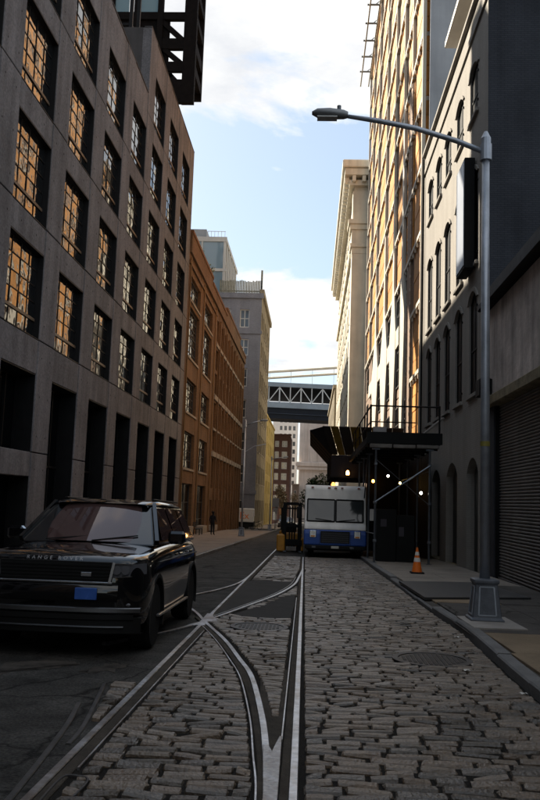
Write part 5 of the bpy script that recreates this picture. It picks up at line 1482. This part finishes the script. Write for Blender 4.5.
MB().cbox(-.25, .25, 1.0, 1.5, .95, 1.4, .05).build('seat', shed_m, FK)
for x in (-.46, .46):
    MB().bar((x, .45, .9), (x, .75, 2.1), .06).build('guard_post', shed_m, FK); MB().bar((x, 1.7, 1.0), (x, 1.6, 2.1), .06).build('guard_post', shed_m, FK)
MB().cbox(-.5, .5, .7, 1.65, 2.08, 2.14, .02).build('guard_roof', shed_m, FK)
for x, yy, r_ in ((-.45, .4, .30), (.45, .4, .30), (-.42, 1.8, .24), (.42, 1.8, .24)): wheel(FK, x, yy, r_, .2, 1 if x > 0 else -1, False)

# ------------------------------------------------------------------ small tree behind the van
TE = empty('small_tree', (.2, 60, g(60)), label='small green tree showing over the left roof edge of the van', cat='tree')
MB().tube([(.35, 60, g(60)), (.3, 60, 1.0), (.25, 60, 2.6)], [.09, .07, .03], 8).build('trunk', mat('bark', (.07, .055, .04), .9), TE)
for d in ((.5, .2, 2.5), (-.4, -.2, 2.2), (.2, -.4, 3.0)): MB().tube([(.3, 60, 1.2), (.3+d[0], 60+d[1], d[2])], [.04, .015], 6).build('limb', MATS['bark'], TE)
leaf_cloud(2600, [((.25, 60, 2.5), (.8, .8, .8)), ((.75, 59.8, 3.1), (.7, .6, .6)), ((-.3, 60.1, 1.9), (.65, .6, .7)), ((.2, 60, 1.5), (.9, .8, .7)), ((1.2, 60, 2.7), (.6, .5, .6)), ((.1, 60, 2.9), (.5, .5, .5))], .085, 11).build('crown', mat('tree_leaf', (.05, .09, .022), .55, var=.4, vscale=3, isl=.45), TE, fix=False)

# ------------------------------------------------------------------ delivery van in the cross street, bicycle, person, bench, sign posts
DV = empty('delivery_van', (-10, 109, g(109)), label='white delivery van with orange lettering emerging from the cross street', cat='van')
vw = mat('van_body_white', (.68, .66, .62), .5, var=.08)
zb_ = g(109)
MB().cbox(-14.5, -7.4, 108.0, 110.0, zb_+.95, zb_+2.7, .06).build('body', vw, DV)
MB().cbox(-14.5, -7.3, 108.02, 109.98, zb_+.35, zb_+.95, .04).build('lower_body', shed_m, DV)
me = text_mesh('Ex', 1.25, .004)
link('lettering', me, mat('letter_orange', (.80, .20, .02), .5), DV, loc=(-8.55, 107.99, zb_+1.75), rot=(R(90), 0, 0))
for xx in (-8.3, -13):
    MB().lathe([(.36, 107.98), (.36, 108.2)], 18, (xx, 0, zb_+.36), 'y').build('wheel', tyre_m, DV)
MB().box(-7.43, -7.38, 108.2, 109.8, zb_+1.7, zb_+2.5).build('windscreen', cglass, DV)
BK = empty('bicycle', (-6.35, 99, g(99)+.14), label='dark bicycle parked on the left pavement near the white delivery van', cat='bicycle')
zk = g(99)+.14
def ringt(cx0, cy0, cz0, r_, t_):
    return MB().tube([(cx0+r_*math.cos(a)*.8, cy0+r_*math.cos(a)*.6, cz0+r_*math.sin(a)) for a in [2*math.pi*i/22 for i in range(23)]], t_, 6)
ringt(-6.0, 99.3, zk+.35, .34, .025).build('wheel', tyre_m, BK); ringt(-6.8, 98.7, zk+.35, .34, .025).build('wheel', tyre_m, BK)
b = MB()
A, Bq, Cq, D = (-6.0, 99.3, zk+.35), (-6.12, 99.2, zk+.9), (-6.62, 98.83, zk+.85), (-6.8, 98.7, zk+.35); E_ = (-6.42, 98.98, zk+.32)
for p, q in ((A, Bq), (Bq, Cq), (Cq, D), (D, E_), (E_, Bq), (E_, Cq)): b.tube([p, q], .02, 6)
b.build('frame', shed_m, BK)
MB().cbox(-6.72, -6.52, 98.75, 98.9, zk+.9, zk+.96, .02).build('saddle', shed_m, BK)
MB().tube([(-6.3, 99.4, zk+1.0), (-6.1, 99.2, zk+.98), (-5.95, 99.0, zk+1.0)], .018, 6).build('handlebar', shed_m, BK)
MB().tube([Bq, (-6.1, 99.2, zk+1.0)], .018, 6).build('stem', shed_m, BK)

# person: one skinned figure
PX_, PY_ = -7.45, 63.8; pz = g(PY_)+.14
PE = empty('person', (PX_, PY_, pz), (0, 0, R(160)), label='person in dark clothes standing on the left pavement by the brick warehouse', cat='person', local=True)
J_ = {'pel': (0, 0, .95, .15), 'sp': (0, .01, 1.15, .14), 'ch': (0, .0, 1.36, .17), 'nk': (0, .0, 1.52, .06), 'hd0': (0, -.01, 1.60, .075), 'hd': (0, -.02, 1.70, .095), 'hdt': (0, -.01, 1.77, .06),
      'hl': (.09, 0, .90, .10), 'kl': (.10, -.02, .50, .065), 'al': (.10, .02, .09, .045), 'fl': (.11, -.13, .04, .035),
      'hr': (-.09, 0, .90, .10), 'kr': (-.10, -.03, .50, .065), 'ar': (-.12, .0, .09, .045), 'fr': (-.13, -.15, .04, .035),
      'sl': (.19, 0, 1.43, .065), 'el': (.25, .03, 1.15, .05), 'wl': (.23, -.10, .92, .035), 'ml': (.22, -.14, .84, .035),
      'sr': (-.19, 0, 1.43, .065), 'er': (-.26, .02, 1.15, .05), 'wr': (-.22, -.16, 1.02, .035), 'mr': (-.18, -.22, 1.0, .035)}
ED = [('pel', 'sp'), ('sp', 'ch'), ('ch', 'nk'), ('nk', 'hd0'), ('hd0', 'hd'), ('hd', 'hdt'), ('pel', 'hl'), ('hl', 'kl'), ('kl', 'al'), ('al', 'fl'), ('pel', 'hr'), ('hr', 'kr'), ('kr', 'ar'), ('ar', 'fr'),
      ('ch', 'sl'), ('sl', 'el'), ('el', 'wl'), ('wl', 'ml'), ('ch', 'sr'), ('sr', 'er'), ('er', 'wr'), ('wr', 'mr')]
names = list(J_); me = bpy.data.meshes.new('body')
me.from_pydata([J_[n_][:3] for n_ in names], [(names.index(a), names.index(b_)) for a, b_ in ED], [])
me.materials.append(mat('dark_clothes', (.015, .015, .018), .85, var=.2, vscale=6))
po = bpy.data.objects.new('body', me); col.objects.link(po); po.parent = PE
sk = po.modifiers.new('skin', 'SKIN'); po.modifiers.new('sub', 'SUBSURF').render_levels = 2
for i, n_ in enumerate(names):
    me.skin_vertices[0].data[i].radius = (J_[n_][3],)*2
    if n_ == 'pel': me.skin_vertices[0].data[i].use_root = True
MB().lathe([(.03, 1.58), (.078, 1.62), (.085, 1.68), (.07, 1.74), (.02, 1.76)], 12, (0, -.035, 0)).build('face', mat('skin', (.22, .13, .09), .6), PE, smooth=True)
MB().lathe([(.09, 1.66), (.115, 1.72), (.10, 1.79), (.05, 1.83), (.01, 1.835)], 12, (0, .01, 0)).build('hair', shed_m, PE, smooth=True)

BN = empty('street_bench', (-8.3, 64, g(64)+.14), label='dark bench on the left pavement beside the standing person', cat='bench')
zn = g(64)+.14
for i in range(3): MB().cbox(-8.75+.15*i, -8.62+.15*i, 62.9, 64.7, zn+.43, zn+.47, .008).build('seat_slat', shed_m, BN)
for i in range(3): MB().cbox(-8.86, -8.82, 62.9, 64.7, zn+.56+.14*i, zn+.66+.14*i, .008).build('back_slat', shed_m, BN)
for yy in (63.1, 64.5):
    for xx in (-8.8, -8.35): MB().cbox(xx-.03, xx+.03, yy-.03, yy+.03, zn, zn+.43, .005).build('leg', shed_m, BN)

def sign_post(x, y, h, c, label, w=.45, hh=.6):
    z = g(y)+.14; e = empty('street_sign', (x, y, z), label=label, cat='street sign', group='street signs along the far pavement')
    MB().tube([(x, y, z), (x, y, z+h)], .04, 8).build('post', pole_m, e)
    MB().cbox(x-w/2, x+w/2, y-.06, y-.03, z+h-hh-.1, z+h-.1, .01).build('plate', mat('sign_%d' % (c[0]*1000), c, .5, var=.1), e)
    MB().cbox(x-w/3, x+w/3, y-.06, y-.03, z+h-hh-.75, z+h-hh-.25, .01).build('plate', mat('sign_grey', (.25, .25, .25), .5), e)
sign_post(-4.75, 112.5, 4.2, (.20, .20, .21), 'tall grey street sign nearest the cross street on the far left pavement', .9, 1.2)
sign_post(-5.0, 122, 3.3, (.06, .055, .05), 'dark street sign post behind the tall grey sign')
sign_post(-4.6, 131, 3.0, (.30, .16, .08), 'brown street sign farthest along the left pavement', .7, .9)
sheet('far_sidewalk', -9.3, -4.25, [111.6, 140, 180, 260], .12, pave_l)
sheet('far_right_sidewalk', 2.25, 5.5, [60, 100, 180, 260], .12, pave_dk)
def street_tree(x, y, h, seed, label, m):
    z = g(y); e = empty('street_tree', (x, y, z), label=label, cat='tree', group='street trees far along the street')
    MB().tube([(x, y, z), (x+.1, y, z+h*.5), (x, y, z+h*.85)], [.12, .08, .03], 7).build('trunk', MATS['bark'], e)
    leaf_cloud(900, [((x, y, z+h*.72), (h*.16, h*.2, h*.22)), ((x+.3, y, z+h*.55), (h*.14, h*.2, h*.14)), ((x-.3, y, z+h*.85), (h*.12, h*.15, h*.14))], .16, seed).build('crown', m, e, fix=False)
street_tree(-5.3, 146, 7.5, 21, 'brownish street tree before the yellow building', mat('tree_brown', (.10, .07, .035), .6, var=.4, vscale=2, isl=.4))
street_tree(-5.6, 168, 7, 22, 'farther brownish street tree beside the dark brick block', MATS['tree_brown'])
street_tree(-3.9, 205, 8, 23, 'greyish street tree at the far end of the street', MATS['tree_brown'])

# small litter along the right kerb
pap = mat('paper', (.6, .58, .54), .8, var=.15, vscale=20)
for (x, y, a, lab) in ((2.08, 8.35, .4, 'white paper scrap on the cobbles near the right kerb, nearest'), (2.12, 12.2, 1.1, 'white paper scrap on the cobbles near the right kerb before the lamp'), (1.75, 9.5, 2.0, 'white paper scrap on the cobbles beside the round manhole cover')):
    b = MB(); c, s_ = math.cos(a), math.sin(a)
    b.grid([[(x+(u*c-v*s_)*.035, y+(u*s_+v*c)*.025, g(y)+.043+.012*((i+j) % 2)) for j, v in enumerate((-1, 0, 1))] for i, u in enumerate((-1, 0, 1))])
    tag(b.build('paper_scrap', pap, None, fix=False), lab, 'litter', 'paper litter by the kerb')
